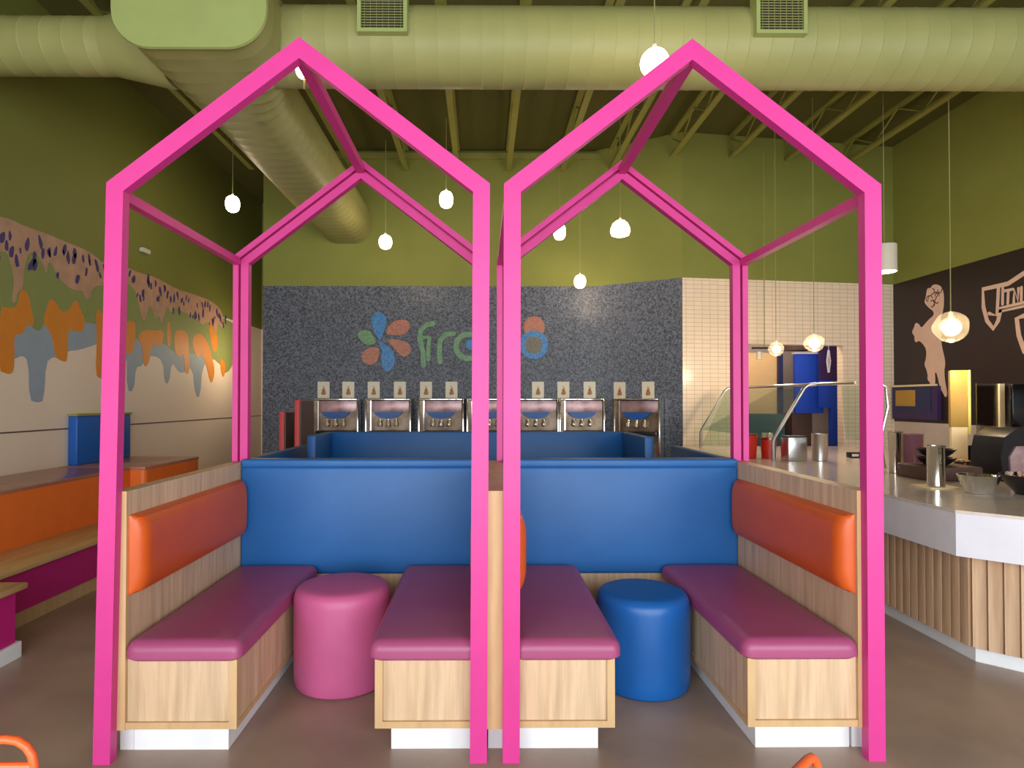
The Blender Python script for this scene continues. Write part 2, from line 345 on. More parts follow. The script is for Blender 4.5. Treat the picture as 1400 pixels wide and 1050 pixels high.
FIG = [(7.895,2.664),(7.866,2.713),(7.846,2.816),(7.818,2.831),(7.781,2.818),(7.744,2.857),(7.672,2.85),(7.602,2.811),(7.56,2.726),(7.556,2.597),(7.581,2.473),(7.625,2.414),(7.61,2.27),(7.611,2.141),(7.595,2.05),(7.553,1.918),(7.546,1.841),(7.564,1.778),(7.557,1.663),(7.533,1.56),(7.516,1.484),(7.543,1.433),(7.585,1.497),(7.637,1.562),(7.662,1.667),(7.696,1.759),(7.723,1.747),(7.715,1.681),(7.726,1.551),(7.736,1.447),(7.78,1.526),(7.797,1.619),(7.852,1.673),(7.842,1.726),(7.869,1.807),(7.906,1.862),(7.867,1.953),(7.865,2.06),(7.94,2.146),(8.006,2.18),(8.055,2.157),(8.084,2.201),(8.074,2.241),(8.132,2.302),(8.082,2.365),(8.062,2.417),(8.003,2.403),(7.956,2.337),(7.899,2.37),(7.823,2.427),(7.731,2.468),(7.731,2.52),(7.803,2.57),(7.858,2.618)]
SW = [[(6.42,2.735),(6.627,2.659),(6.963,2.66),(6.958,2.456),(6.91,2.296),(6.825,2.198),(6.761,2.277),(6.733,2.376)],[(6.75,2.648),(6.774,2.336),(6.88,2.374)],[(6.753,2.379),(6.424,2.392)],[(6.732,2.405),(6.424,2.424)],[(6.695,2.626),(6.701,2.451)],[(6.675,2.589),(6.569,2.589)],[(6.624,2.585),(6.633,2.446)],[(6.558,2.446),(6.549,2.583),(6.506,2.454),(6.498,2.585)],[(6.462,2.59),(6.466,2.453)],[(6.426,2.288),(6.521,2.27),(6.498,2.089),(6.431,1.913)]]
# ================================================================ the room
YB = 8.66; XL = -3.91; XR = 5.65; ZC = 4.9; YF = -2.4
struct('floor', box(B(), XL-.2, XR+.2, YF-.2, 11.2, -.1, 0), 'floor')
struct('ceiling', box(B(), XL-.2, XR+.2, YF-.2, 11.2, ZC, ZC+.1), 'deck')
struct('wall_left', box(B(), XL-.2, XL, YF-.2, 11.2, 0, ZC), 'leftwall')
struct('trim_1', box(B(), XL, XL+.004, YF, 11.0, 1.132, 1.144), 'brown')
bm = B(); box(bm, XL, -3.06, 11.0, 11.2, 0, ZC); struct('wall_corridor_end', bm, 'leftwall')
bm = B(); prism(bm, [(-3.06, 11.2), (-3.06, YB), (1.56, YB), (2.59, 8.03), (2.62, 8.1), (1.6, 8.75), (-2.96, 8.75), (-2.96, 11.2)], 'XY', 0, 3.0)
struct('wall_back', bm, 'mosaic')
bm = B(); prism(bm, [(-3.06, 11.2), (-3.06, YB), (1.56, YB), (2.59, 8.03), (XR+.1, 8.50), (XR+.1, 8.7), (2.6, 8.2), (1.6, 8.8), (-2.96, 8.8), (-2.96, 11.2)], 'XY', 3.0, ZC)
struct('wall_back_upper', bm, 'green')
def ty(x): return 8.03+(x-2.59)*.153
bm = B()
for xa, xb, za, zb in ((2.59, 3.30, 0, 3.0), (4.88, XR+.1, 0, 3.0), (3.30, 4.88, 2.15, 3.0)):
    prism(bm, [(xa, ty(xa)), (xb, ty(xb)), (xb, ty(xb)+.14), (xa, ty(xa)+.14)], 'XY', za, zb)
struct('wall_back_tiled', bm, 'tile')
bm = B()                                  # right wall: dark paint, olive above
box(bm, XR, XR+.2, YF-.2, 11.2, 1.12, 3.0); struct('wall_right', bm, 'dark')
struct('wall_right_upper', box(B(), XR, XR+.2, YF-.2, 11.2, 3.0, ZC), 'green')
struct('wall_right_lower', box(B(), XR, XR+.2, YF-.2, 11.2, 0, 1.12), 'cream')
# front wall behind the photographer: tall shop windows
bm = B(); box(bm, XL, XR, YF-.2, YF, 0, .12); box(bm, XL, XR, YF-.2, YF, 3.1, ZC)
for x in (XL, -1.15, 2.05, XR-.28): box(bm, x, x+.28, YF-.2, YF, .12, 3.1)
struct('wall_front', bm, 'cream')
wins = [(XL+.28, -1.15), (-.87, 2.05), (2.33, XR-.28)]
for i, (a, b) in enumerate(wins):
    bm = B()
    for x0, x1, z0, z1 in ((a, a+.05, .12, 3.1), (b-.05, b, .12, 3.1), (a+.05, b-.05, .12, .17), (a+.05, b-.05, 3.05, 3.1), (a+.05, b-.05, 2.2, 2.25)):
        box(bm, x0, x1, YF-.14, YF-.06, z0, z1)
    w = struct('window_%d' % (i+1), bm, 'black')
    g = obj('window_pane', box(B(), a+.05, b-.05, YF-.105, YF-.095, .17, 3.05), 'glass', w)
# back room seen through the opening
bm = B(); box(bm, 3.0, 3.1, 8.35, 10.3, 0, 2.6); box(bm, 5.5, 5.6, 8.65, 10.3, 0, 2.6); box(bm, 3.0, 5.6, 10.2, 10.3, 0, 2.6); box(bm, 3.0, 5.6, 8.7, 10.3, 2.6, 2.7)
struct('wall_back_room', bm, 'cream')
# ================================================================ ceiling joists
def joist(x, y0, y1, first=None):
    t = thing('ceiling_joist', 'olive open-web steel joist running toward the back wall', 'joist', (x, (y0+y1)/2, 4.6), 'ceiling joists')
    bm = B(); box(bm, x-.035, x+.035, y0, y1, 4.6, 4.625); box(bm, x-.006, x+.006, y0, y1, 4.625, 4.66); obj('lower_chord', bm, 'joist', t)
    bm = B(); box(bm, x-.035, x+.035, y0, y1, 4.87, 4.9); obj('upper_chord', bm, 'joist', t)
    bm = B(); n = int((y1-y0)/.42); pts = []
    for i in range(n+1): pts.append((x, y0+(y1-y0)*i/n, 4.635 if i % 2 else 4.87))
    tube(bm, pts, .011, 6); obj('web_rod', bm, 'joist', t)
    return t
j0 = joist(0.0, .4, YB-.07)
for i, px in enumerate((35, 125, 225, 318, 412, 510, 605, 800, 890, 985, 1090, 1195, 1310, 1420)):
    x = (px-652)*6.36/850
    if x < XL+.1: continue
    j = copy_tree(j0); j.location.x = x
j0.location.x = (700-652)*6.36/850
for n_, (y, z) in enumerate(((5.2, 4.52), (7.4, 4.56))):
    bm = B(); box(bm, XL, XR, y-.05, y+.05, z+.06, z+.08); box(bm, XL, XR, y-.008, y+.008, z-.06, z+.06); box(bm, XL, XR, y-.05, y+.05, z-.08, z-.06)
    o = obj('ceiling_girder', bm, 'joist', None, (0, y, z-.08)) if n_ == 0 else None
    if o: tag(o, 'olive steel girder crossing under the joists above the air ducts', 'girder')
    else: bm.free()
bm = B(); box(bm, -3.06, XR, YB-.06, YB, 4.77, 4.85)
o = obj('wall_ledger', bm, 'joist', None, (0, YB-.03, 4.77)); tag(o, 'olive steel ledger along the back wall under the joist ends', 'beam')
bm = B()
tube(bm, [(XL+.1, 6.3, 4.72), (XR-.1, 6.3, 4.72)], .02, 8)
o = obj('sprinkler_pipe', bm, 'joist', None, (0, 6.3, 4.7)); tag(o, 'thin olive pipe crossing through the ceiling joists', 'pipe')
# ================================================================ ducts
t = thing('air_duct', 'pale olive ceiling duct crossing above the pink frames, its oval branch reaching the back wall', 'duct', (0, 4.38, 3.59))
def ribs(r, a, b, step=.15):
    p = []; x = a
    p.append((r*.2, a))
    while x < b-step:
        p += [(r, x), (r, x+step-.012), (r+.002, x+step-.006), (r, x+step)]; x += step
    p += [(r, b), (r*.2, b)]
    return p
obj('cross_duct', lathe(B(), ribs(.262, -1.5, XR-.01), (0, 4.38, 3.90), 48, 'X'), 'duct', t)
for xc, w in ((-.665, .30), (1.985, .31)):
    bm = B(); x0, x1, z0, z1, y = xc-w/2, xc+w/2, 3.862, 4.10, 4.085
    for a in ((x0-.015, x0+.01, z0-.025, z1+.02), (x1-.01, x1+.015, z0-.025, z1+.02), (x0+.01, x1-.01, z0-.025, z0), (x0+.01, x1-.01, z1, z1+.02)): box(bm, a[0], a[1], y-.012, y+.09, a[2], a[3])
    v = obj('vent_collar', bm, 'ductcap', t)
    obj('vent_louvre', box(B(), x0, x1, y+.02, y+.05, z0, z1), 'louvre', v, label='dark vent mesh')
    bm = B()
    for i in range(13): box(bm, x0+.01, x1-.01, y+.004, y+.010, z0+.006+i*.018, z0+.010+i*.018)
    for i in range(7): box(bm, x0+.03+i*.04, x0+.032+i*.04, y, y+.01, z0, z1)
    obj('grille_bars', bm, 'duct', v)
obj('left_branch', lathe(B(), ribs(.19, XL+.01, -2.62), (0, 4.38, 3.90), 40, 'X'), 'duct', t)
obj('duct_reducer', lathe(B(), [(.19, -2.62), (.195, -2.6), (.27, -2.25), (.27, -2.2), (.2, -2.2)], (0, 4.38, 3.90), 40, 'X'), 'duct', t)
def oval(x0, x1, z0, z1, r):
    return arc(x1-r, z1-r, r, 0, 90)+arc(x0+r, z1-r, r, 90, 180)+arc(x0+r, z0+r, r, 180, 270)+arc(x1-r, z0+r, r, 270, 360)
def loft(bm, secs):
    rg = [[bm.verts.new((a, y, z)) for a, z in pts] for y, pts in secs]
    for A, C in zip(rg, rg[1:]):
        n = len(A)
        for k in range(n): bm.faces.new((A[k], A[(k+1) % n], C[(k+1) % n], C[k]))
    bm.faces.new(rg[0][::-1]); bm.faces.new(rg[-1]); return bm
def dsec(y):
    f = min(max((y-4.0)/.9, 0), 1); f = f*f*(3-2*f)
    l, r_ = -2.277+.03*f, -1.345-.215*f
    return l, r_
secs = []; y = 3.83
while y < 8.6:
    l, r_ = dsec(y); secs.append((y, oval(l, r_, 3.59, 4.2, .235)))
    secs.append((y+.138, oval(l, r_, 3.59, 4.2, .235)))
    secs.append((y+.144, oval(l-.0008, r_+.0008, 3.5892, 4.2008, .2355)))
    y += .15
secs.append((YB-.002, oval(-2.247, -1.56, 3.59, 4.2, .235)))
obj('oval_duct', loft(B(), secs), 'duct', t)
obj('end_cap', loft(B(), [(3.81, oval(-2.29, -1.335, 3.578, 4.215, .24)), (3.828, oval(-2.295, -1.33, 3.573, 4.22, .245))]), 'ductcap', t, label='flat light green end plate')
# ================================================================ pink house frames
def house(label, x0, x1, dl, dr):
    yf, zE, zA, w, d = 2.42, 2.25, 2.825, .066, .044
    xm = (x0+x1)/2
    t = thing('house_frame', label, 'house-shaped frame', (xm, 3.0, 0))
    s = (zA-zE)/(xm-x0); L = math.hypot(1, s)
    def frame(yf, d, w, off, zb, names, dl=0, dr=0):
        X0, X1 = x0+off, x1-off
        zE_ = zE-off*(L-s) if off else zE
        zE_ = zE-off*L+off*s; zA_ = zA-off*L
        zi = zE_-w*L+w*s; za = zA_-w*L
        bm = B(); prism(bm, [(X0, zE_), (X0+w, zi), (X0+w+dl, zb), (X0+dl, zb)], 'XZ', yf, yf+d); obj(names[0], bm, 'pink', t)
        bm = B(); prism(bm, [(X1, zE_), (X1-w, zi), (X1-w+dr, zb), (X1+dr, zb)], 'XZ', yf, yf+d); obj(names[0], bm, 'pink', t)
        bm = B(); prism(bm, [(X0, zE_), (xm, zA_), (xm, za), (X0+w, zi)], 'XZ', yf, yf+d); obj(names[1], bm, 'pink', t)
        bm = B(); prism(bm, [(X1, zE_), (xm, zA_), (xm, za), (X1-w, zi)], 'XZ', yf, yf+d); obj(names[1], bm, 'pink', t)
    frame(yf, d, w, 0, 0, ('front_post', 'front_rafter'), dl, dr)
    frame(3.65, .04, .032, 0, 1.046, ('back_post', 'back_rafter'))
    frame(3.686, .004, .014, .032, 1.046, ('back_post_joint', 'back_rafter_joint'))
    frame(3.65, .05, .044, .046, 1.046, ('back_post', 'back_rafter'))
    for x in (x0+.004, x1-.044):
        obj('eave_beam', box(B(), x, x+.04, yf+d, 3.65, zE-.052, zE-.012), 'pink', t)
    obj('ridge_beam', box(B(), xm-.022, xm+.022, yf+d, 3.65, zA-.085, zA-.04), 'pink', t)
    return t
house('bright pink steel house-shaped frame around the left booth with the pink stool', -1.466, .028, -.034, -.012)
house('bright pink steel house-shaped frame around the right booth with the blue stool', .083, 1.566, -.006, -.002)
# ================================================================ booths
def partition(label, x0, x1, pads):
    t = thing('booth_partition', label, 'partition', ((x0+x1)/2, 3.05, 0))
    obj('panel', box(B(), x0, x1, 2.475, 3.72, .11, 1.043), 'wood', t)
    obj('edge_band', box(B(), x0, x1, 2.46, 2.475, .11, 1.044), 'edge', t)
    obj('toe_kick', box(B(), x0+.01, x1-.001, 2.525, 3.70, 0, .11), 'white', t)
    for s in pads:
        xa = x1 if s > 0 else x0
        bm = B(); th = .062
        pr = [(2.475, 0)]
        prof = []
        n = 26
        vs = []
        Z0, Z1, Y0, Y1 = .632, .948, 2.475, 3.598
        # cushion: grid with rounded rim and soft crown
        nu, nv = 40, 16
        g = []
        def rim(tt, L, r):
            e = min(tt, L-tt)
            return 1 if e >= r else math.sqrt(max(0, 1-(1-e/r)**2))
        for i in range(nu+1):
            a = (1-cos(pi*i/nu))/2*(Y1-Y0); row = []
            for k in range(nv+1):
                b_ = (1-cos(pi*k/nv))/2*(Z1-Z0)
                hgt = th*rim(a, Y1-Y0, .06)**.9*(.35+.65*rim(b_, Z1-Z0, .09))*(1 if True else 0)*min(1, rim(b_, Z1-Z0, .012)+.0)
                row.append(bm.verts.new((xa+s*max(hgt, 0), Y0+a, Z0+b_)))
            g.append(row)
        for i in range(nu):
            for k in range(nv): bm.faces.new((g[i][k], g[i+1][k], g[i+1][k+1], g[i][k+1]))
        edge = [g[i][0] for i in range(nu+1)]+[g[nu][k] for k in range(1, nv+1)]+[g[i][nv] for i in range(nu-1, -1, -1)]+[g[0][k] for k in range(nv-1, 0, -1)]
        bm.faces.new(edge)
        obj('backrest_pad', bm, 'orange', t)
    return t
partition('maple booth side panel with orange backrest left of the left booth', -1.465, -1.40, (1,))
partition('maple booth divider between the two booths with orange pads on both faces', .012, .115, (-1, 1))
partition('maple booth side panel with orange backrest right of the right booth by the counter', 1.484, 1.555, (-1,))
def cushion(x0, x1, y0, y1, z0, z1, r=.042):
    bm = B(); nu, nv = 26, 44
    top = []
    def rim(tt, L, r):
        e = min(tt, L-tt)
        return 1 if e >= r else math.sqrt(max(0, 1-(1-e/r)**2))
    for i in range(nu+1):
        a = (1-cos(pi*i/nu))/2*(x1-x0); row = []
        for k in range(nv+1):
            b_ = (1-cos(pi*k/nv))/2*(y1-y0)
            ea, eb = min(a, x1-x0-a), min(b_, y1-y0-b_)
            dx, dy = max(0, r-ea), max(0, r-eb); ds = math.hypot(dx, dy); px_, py_ = x0+a, y0+b_
            if ds > r:
                px_ += (1 if a < (x1-x0)/2 else -1)*dx*(1-r/ds); py_ += (1 if b_ < (y1-y0)/2 else -1)*dy*(1-r/ds); ds = r
            c = math.sqrt(max(0, 1-(ds/r)**2))
            crown = .007*sin(pi*a/(x1-x0))*sin(pi*b_/(y1-y0))**.5 if 0 < k < nv else 0
            row.append(bm.verts.new((px_, py_, z0+(z1-z0-r)+r*c+crown)))
        top.append(row)
    for i in range(nu):
        for k in range(nv): bm.faces.new((top[i][k], top[i+1][k], top[i+1][k+1], top[i][k+1]))
    edge = [top[i][0] for i in range(nu+1)]+[top[nu][k] for k in range(1, nv+1)]+[top[i][nv] for i in range(nu-1, -1, -1)]+[top[0][k] for k in range(nv-1, 0, -1)]
    cx, cy = (x0+x1)/2, (y0+y1)/2
    mid = [bm.verts.new((v.co.x, v.co.y, z0+.012)) for v in edge]
    low = [bm.verts.new((cx+(v.co.x-cx)*(1-.016/(x1-x0)*2), cy+(v.co.y-cy)*(1-.012/(y1-y0)*2), z0)) for v in edge]
    n = len(edge)
    for k in range(n):
        bm.faces.new((edge[k], edge[(k+1) % n], mid[(k+1) % n], mid[k]))
        bm.faces.new((mid[k], mid[(k+1) % n], low[(k+1) % n], low[k]))
    bm.faces.new(low)
    return bm
def bench(label, xw, xi):            # xw at the partition, xi the free side
    s = 1 if xi > xw else -1
    a, b = min(xw, xi), max(xw, xi)
    t = thing('booth_bench', label, 'bench', ((a+b)/2, 3.0, 0))
    obj('front_panel', box(B(), a, b, 2.474, 3.59, .113, .383), 'wood', t)
    bm = B()
    e0, e1 = (xi-.026, xi) if s > 0 else (xi, xi+.026)
    box(bm, e0, e1, 2.462, 2.474, .113, .383); box(bm, *( (a, e0) if s > 0 else (e1, b)), 2.462, 2.474, .113, .139)
    x2 = (xi, xi+.004) if s > 0 else (xi-.004, xi)
    box(bm, x2[0], x2[1], 2.462, 2.488, .113, .383); box(bm, x2[0], x2[1], 2.488, 3.59, .113, .136)
    obj('edge_band', bm, 'edge', t)
    ti = xi-s*.052
    obj('toe_kick', box(B(), min(xw, ti), max(xw, ti), 2.524, 3.58, 0, .113), 'white', t)
    ci = xi+s*.028
    obj('seat_cushion', cushion(min(xw, ci), max(xw, ci), 2.436, 3.595, .384, .462), 'plum', t)
    return t
bench('plum vinyl booth bench at the far left, against the left side panel', -1.399, -.969)
bench('plum vinyl booth bench beside the rose pink stool, left of the divider', .011, -.42)
bench('plum vinyl booth bench beside the blue stool, right of the divider', .116, .517)
bench('plum vinyl booth bench at the right side panel, next to the counter', 1.483, 1.050)
def backpanel(label, x0, x1):
    t = thing('upholstered_screen', label, 'upholstered panel', ((x0+x1)/2, 3.66, 0))
    bm = B(); box(bm, x0, x1, 3.60, 3.70, .40, 1.02, .018, 4); obj('upholstered_panel', bm, 'blue', t)
    bm = B(); box(bm, x0, x1, 3.602, 3.715, 1.012, 1.062, .014, 4); obj('top_roll', bm, 'blue', t)
    obj('base_board', box(B(), x0, x1, 3.615, 3.70, .0, .40), 'wood', t)
    return t
backpanel('wide blue upholstered back wall of the left booth behind the pink stool', -1.398, .010)
backpanel('wide blue upholstered back wall of the right booth behind the blue stool', .117, 1.482)
# the booth row behind
t = thing('rear_booth_enclosure', 'blue upholstered enclosure, darkened for shade, rising behind the front booths, below the dispensers', 'booth', (0, 4.8, 0))
obj('back_panel', box(B(), -1.27, 1.185, 5.0, 5.08, 0, 1.15, .012), 'shadedblue', t)
obj('side_wing', box(B(), -1.27, -1.206, 4.5, 5.0, 0, 1.15, .012), 'shadedblue', t)
obj('side_wing', box(B(), 1.12, 1.185, 4.3, 5.0, 0, 1.15, .012), 'shadedblue', t)
obj('seat_cushion', box(B(), -1.2, 1.115, 4.52, 5.0, .36, .46, .03, 4), 'plum', t)
obj('seat_base', box(B(), -1.2, 1.115, 4.56, 5.0, 0, .36), 'wood', t)
for x0, x1, ly, lb in ((-1.445, -1.385, 4.95, 'low blue side wall of the rear booth row, on the left'), (1.47, 1.53, 4.86, 'low blue side wall of the rear booth row, beside the counter')):
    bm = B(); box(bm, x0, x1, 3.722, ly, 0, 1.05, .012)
    tag(obj('booth_side_wall', bm, 'shadedblue', None, ((x0+x1)/2, 4.3, 0)), lb, 'partition')
# stools
def stool(label, x, y, r, h, m):
    t = thing('pouf_stool', label, 'stool', (x, y, 0))
    obj('base', lathe(B(), [(r*.3, .0), (r-.035, 0), (r-.018, .004), (r-.008, .014), (r*.3, .014)], (x, y, 0), 64), m, t)
    p = [(r*.3, .014), (r-.008, .014), (r-.003, .03), (r, .07), (r+.001, .2), (r+.001, h-.07), (r-.001, h-.052), (r-.005, h-.036), (r-.012, h-.022), (r-.022, h-.012), (r-.036, h-.006), (r-.07, h-.002), (r*.4, h+.002), (.001, h+.003)]
    obj('upholstery', lathe(B(), p, (x, y, 0), 72), m, t)
    return t
stool('rose pink round drum stool between the two left benches', -.703, 3.14, .235, .49, 'rose')
stool('royal blue round drum stool between the two right benches', .795, 3.10, .225, .468, 'bluest')
# ================================================================ tiered seating, left
t = thing('tiered_bench', 'long stepped wall bench with orange riser, tan tread and magenta base on the left', 'bench', (-3.3, 4, 0))
obj('toe_kick', box(B(), XL+.006, -2.87, 1.2, 6.8, 0, .10), 'edge', t)
obj('lower_riser', box(B(), XL+.006, -2.85, 1.2, 6.82, .10, .35), 'magenta', t, label='magenta lower riser')
obj('seat_tread', box(B(), -3.25, -2.82, 1.2, 6.84, .35, .378, .004), 'woodtop', t)
obj('upper_riser', box(B(), XL+.006, -3.25, 1.2, 5.766, .35, .765), 'orangelam', t, label='orange upper riser')
bm = B(); prism(bm, [(XL+.006, 5.766), (-3.15, 5.766)]+[(-3.15+.04*sin(radians(a)), 5.806-.04*cos(radians(a))) for a in range(0, 91, 15)]+[(-3.11, 6.828), (XL+.006, 6.828)], 'XY', .378, .765)
obj('upper_riser', bm, 'orangelam', t, label='orange block where the upper step juts out')
obj('top_tread', box(B(), XL+.006, -3.245, 1.2, 5.75, .765, .79, .003), 'browntop', t)
obj('top_tread', box(B(), XL+.006, -3.105, 5.75, 6.835, .765, .792, .003), 'browntop', t)
t = thing('wall_cushion', 'blue padded cushion leaning on the wall above the orange step', 'cushion', (-3.86, 6.5, .79))
obj('pad', box(B(), XL+.002, -3.82, 5.89, 7.18-.4, .792, 1.255, .01, 3), 'bluelam', t)
obj('top_cap', box(B(), XL+.002, -3.81, 5.88, 6.79, 1.255, 1.275), 'joist', t, label='thin olive cap along the top')
t = thing('side_bench', 'low magenta bench block with tan top at the far left edge', 'bench', (-2.66, 2.6, 0))
obj('base', box(B(), -2.815, -2.545, 1.0, 3.42, .085, .375), 'magenta', t)
obj('toe_kick', box(B(), -2.815, -2.528, 1.0, 3.445, 0, .085), 'white', t)
obj('seat_tread', box(B(), -2.818, -2.49, 1.0, 3.44, .375, .407, .006), 'woodtop', t)
# ================================================================ mural
t = thing('wall_mural', 'dripping paint mural in pink, olive, orange and grey blue on the left wall', 'mural', (XL, 7, 2.3))
def paint(nm, polys, m, lay, sm=2):
    bm = B()
    for p in polys: prism(bm, smoothpts(p, sm) if sm else p, 'YZ', XL+.0004, XL+.001+.0012*lay)
    obj(nm, bm, m, t)
bp = [(4.3, 2.022), (4.3, 1.75), (4.45, 1.70), (4.5, 1.45), (4.62, 1.45), (4.66, 1.72)]+BLUEP[1:]
paint('grey_blue_paint', [bp], 'paint_blue', 1, 1)
gi = [p for p in GREENP if p[1] < 2.6 and p[1] > 0]
gi = GREENP[1:14]
paint('olive_paint', [[(4.3, 2.78), (4.3, 2.05)]+gi+[(10.1, 2.2), (10.1, 2.70)]], 'paint_green', 2, 1)
for q_ in ORANGEP+[[(4.4, 2.1), (4.5, 2.2), (5.03, 2.16), (5.03, 1.55), (4.95, 1.5), (4.9, 1.8), (4.7, 1.95)]]: paint('orange_drip', [q_], 'paint_orange', 3, 1)
paint('pink_paint', [[(4.3, 2.89)]+PINKP+[(4.3, 2.4)]], 'paint_pink', 4, 1)
rr = random.Random(4)
for i in range(88):
    y = 5.04+4.5*(i/88)**1.1+rr.uniform(-.03, .03)
    top = 2.85-.11*max(0, (y-7)/2.8)
    z = rr.uniform(top-.30, top-.01); s = rr.uniform(.02, .045)
    tl = rr.uniform(-.5, .5)
    bm = B(); prism(bm, smoothpts([(y+cos(a)*s*.7*rr.uniform(.5, 1.3)+sin(a)*tl*s, z+sin(a)*s*1.5*rr.uniform(.7, 1.2)) for a in [k*pi/4 for k in range(8)]], 1), 'YZ', XL+.0004, XL+.008)
    obj('brush_mark', bm, 'paint_purple', t, label='small indigo brush mark')
bm = B(); box(bm, XL, XL+.05, 7.08, 7.24, 3.10, 3.15, .008); o = obj('wall_sensor', bm, 'shade', None, (XL, 7.16, 3.1)); tag(o, 'small white sensor box high on the olive left wall', 'sensor')
# ================================================================ logo on the mosaic
t = thing('wall_logo', 'flower of coloured petals and round letters set in the dark mosaic wall', 'logo', (-.6, YB, 2.2))
for c, p in PETALS:
    bm = B(); prism(bm, smoothpts(p, 2), 'XZ', YB-.012, YB-.001)
    obj('petal', bm, 'mos_'+c, t, label=c+' petal')
bm = B(); prism(bm, band(F1, .07), 'XZ', YB-.012, YB-.001); prism(bm, band(F2, .06), 'XZ', YB-.013, YB-.001); obj('letter_f', bm, 'mos_green', t)
bm = B(); prism(bm, band(R1, .07), 'XZ', YB-.012, YB-.001); obj('letter_r', bm, 'mos_green', t)
def ring(cx, cz, r, w, a0, a1, n=30):
    o = arc(cx, cz, r, a0, a1, n); i = arc(cx, cz, r-w, a1, a0, n); return o+i
def ringmesh(cx, cz, r, w, a0=0, a1=360, n=40):
    bm = B(); o = arc(cx, cz, r, a0, a1, n); i = arc(cx, cz, r-w, a0, a1, n)
    for k in range(n): prism(bm, [o[k], o[k+1], i[k+1], i[k]], 'XZ', YB-.012, YB-.001)
    bmesh.ops.remove_doubles(bm, verts=bm.verts[:], dist=.0005)
    return bm
obj('letter_o', ringmesh(-.205, 2.157, .205, .075), 'mos_green', t)
bm = B(); prism(bm, arc(-.17, 2.183, .07, 0, 345, 22), 'XZ', YB-.012, YB-.001); obj('letter_dot', bm, 'mos_blue', t)
bm = B(); prism(bm, arc(.715, 2.43, .15, 0, 345, 22), 'XZ', YB-.008, YB-.001); obj('dot', bm, 'mos_orange', t, label='rust coloured disc behind the last ring')
bm = B(); prism(bm, arc(.695, 2.184, .135, 0, 345, 22), 'XZ', YB-.010, YB-.001); obj('dot', bm, 'mos_olive', t, label='olive disc inside the last ring')
obj('letter_o', ringmesh(.71, 2.18, .20, .078), 'mos_blue', t, label='blue ring')
# ================================================================ dispensers
def machine(lbl, cx, yf, rot=0):
    t = thing('yogurt_machine', lbl, 'yogurt machine', (0, 0, 0), 'soft serve machines in the mosaic wall')
    w = .31
    bm = B(); box(bm, -w+.03, w-.03, .06, .25, 0, 1.40); obj('cabinet', bm, 'steel', t)
    bm = B(); box(bm, -w, -w+.022, 0, .24, .0, 1.43, .003); box(bm, w-.022, w, 0, .24, .0, 1.43, .003); box(bm, -w+.022, w-.022, 0, .24, 1.408, 1.43, .003)
    box(bm, -w+.07, -w+.085, .02, .06, .9, 1.40)
    obj('steel_frame', bm, 'chrome', t)
    obj('side_cheek', box(B(), -w+.024, -w+.088, .03, .058, .0, 1.405), 'drippanel', t)
    obj('top_panel', box(B(), -w+.09, w-.03, .045, .06, 1.25, 1.40, .004), 'steelpanel', t)
    bm = B()
    pts = [(x/10*.19, 1.245) for x in range(-10, 11)]+[(x/10*.19, 1.245-.085*(1-(x/10)**2)**.6) for x in range(9, -10, -1)]
    prism(bm, pts, 'XZ', .0, .05); obj('blue_nameplate', bm, 'bluelam', t, label='blue curved plate')
    for k in (-1, 0, 1):
        nz = obj('dispensing_nozzle', lathe(B(), [(.01, 0), (.03, .003), (.034, .03), (.026, .06), (.022, .10), (.01, .10)], (k*.11, .02, 1.05), 14), 'chrome', t)
        obj('pull_handle', tube(B(), [(k*.11, .03, 1.13), (k*.11+.01, -.02, 1.12), (k*.11+.012, -.03, 1.06)], .012, 8), 'creambox', nz)
    obj('lower_panel', box(B(), -w+.09, w-.03, .05, .06, .45, 1.25), 'drippanel', t)
    obj('drip_tray', box(B(), -w+.07, w-.03, -.10, .05, .96, 1.0, .006), 'black', t)
    t.location = (cx, yf, 0); t.rotation_euler.z = rot
    return t
mn = ['at the far left of the row', 'second from the left of the row', 'third from the left, under the green letters', 'fourth from the left, half hidden by the pink posts', 'fifth from the left, just right of the pink posts', 'sixth from the left, next to the wall corner', 'at the right end, on the angled wall']
mx = [-1.99, -1.28, -.565, .09, .72, 1.345]
m0 = machine('stainless soft serve dispenser '+mn[0], mx[0], 8.395)
for i in range(1, 7):
    m = copy_tree(m0); m['label'] = 'stainless soft serve dispenser '+mn[i]
    if i < 6: m.location = (mx[i], 8.395, 0)
    else: m.location = (2.0, 8.10, 0); m.rotation_euler.z = -math.atan2(.63, 1.03)
# flavour cards
def card(x, y, z, rot, lbl, first=None):
    if first is None:
        t = thing('flavor_card', lbl, 'sign card', (0, 0, 0), 'flavour cards above the machines')
        obj('card', box(B(), -.083, .083, -.006, 0, -.115, .115), 'paper', t)
        bm = B()
        for k in range(5): lathe(bm, [(.001, -.010), (.034-.006*k, -.009), (.034-.006*k, -.006), (.001, -.006)], (.004*(k % 2), 0, -.05+.024*k), 14, 'Y', 1, .6)
        obj('swirl_picture', bm, 'caramel', t)
    else: t = copy_tree(first); t['label'] = lbl
    t.location = (x, y, z); t.rotation_euler.z = rot
    return t
cp = [441, 475, 510, 546, 582, 617, 736, 771, 807]
cl = ['white card at the left end of the row above the dispensers', 'second white card from the left, above the first dispenser', 'third card from the left, with a brown swirl, left of the second dispenser', 'fourth card from the left, with a rust swirl, over the second dispenser', 'fifth card from the left, over the left corner of the third dispenser', 'sixth card from the left, beside the pink posts', 'blank looking card just right of the pink posts', 'pale card left of the sixth dispenser', 'card with a tan swirl over the sixth dispenser']
c0 = None
for i, px in enumerate(cp):
    p = at(px, 534.5, 8.6)
    c = card(p[0], YB-.002, p[2]+.015, 0, cl[i], c0)
    if c0 is None: c0 = c
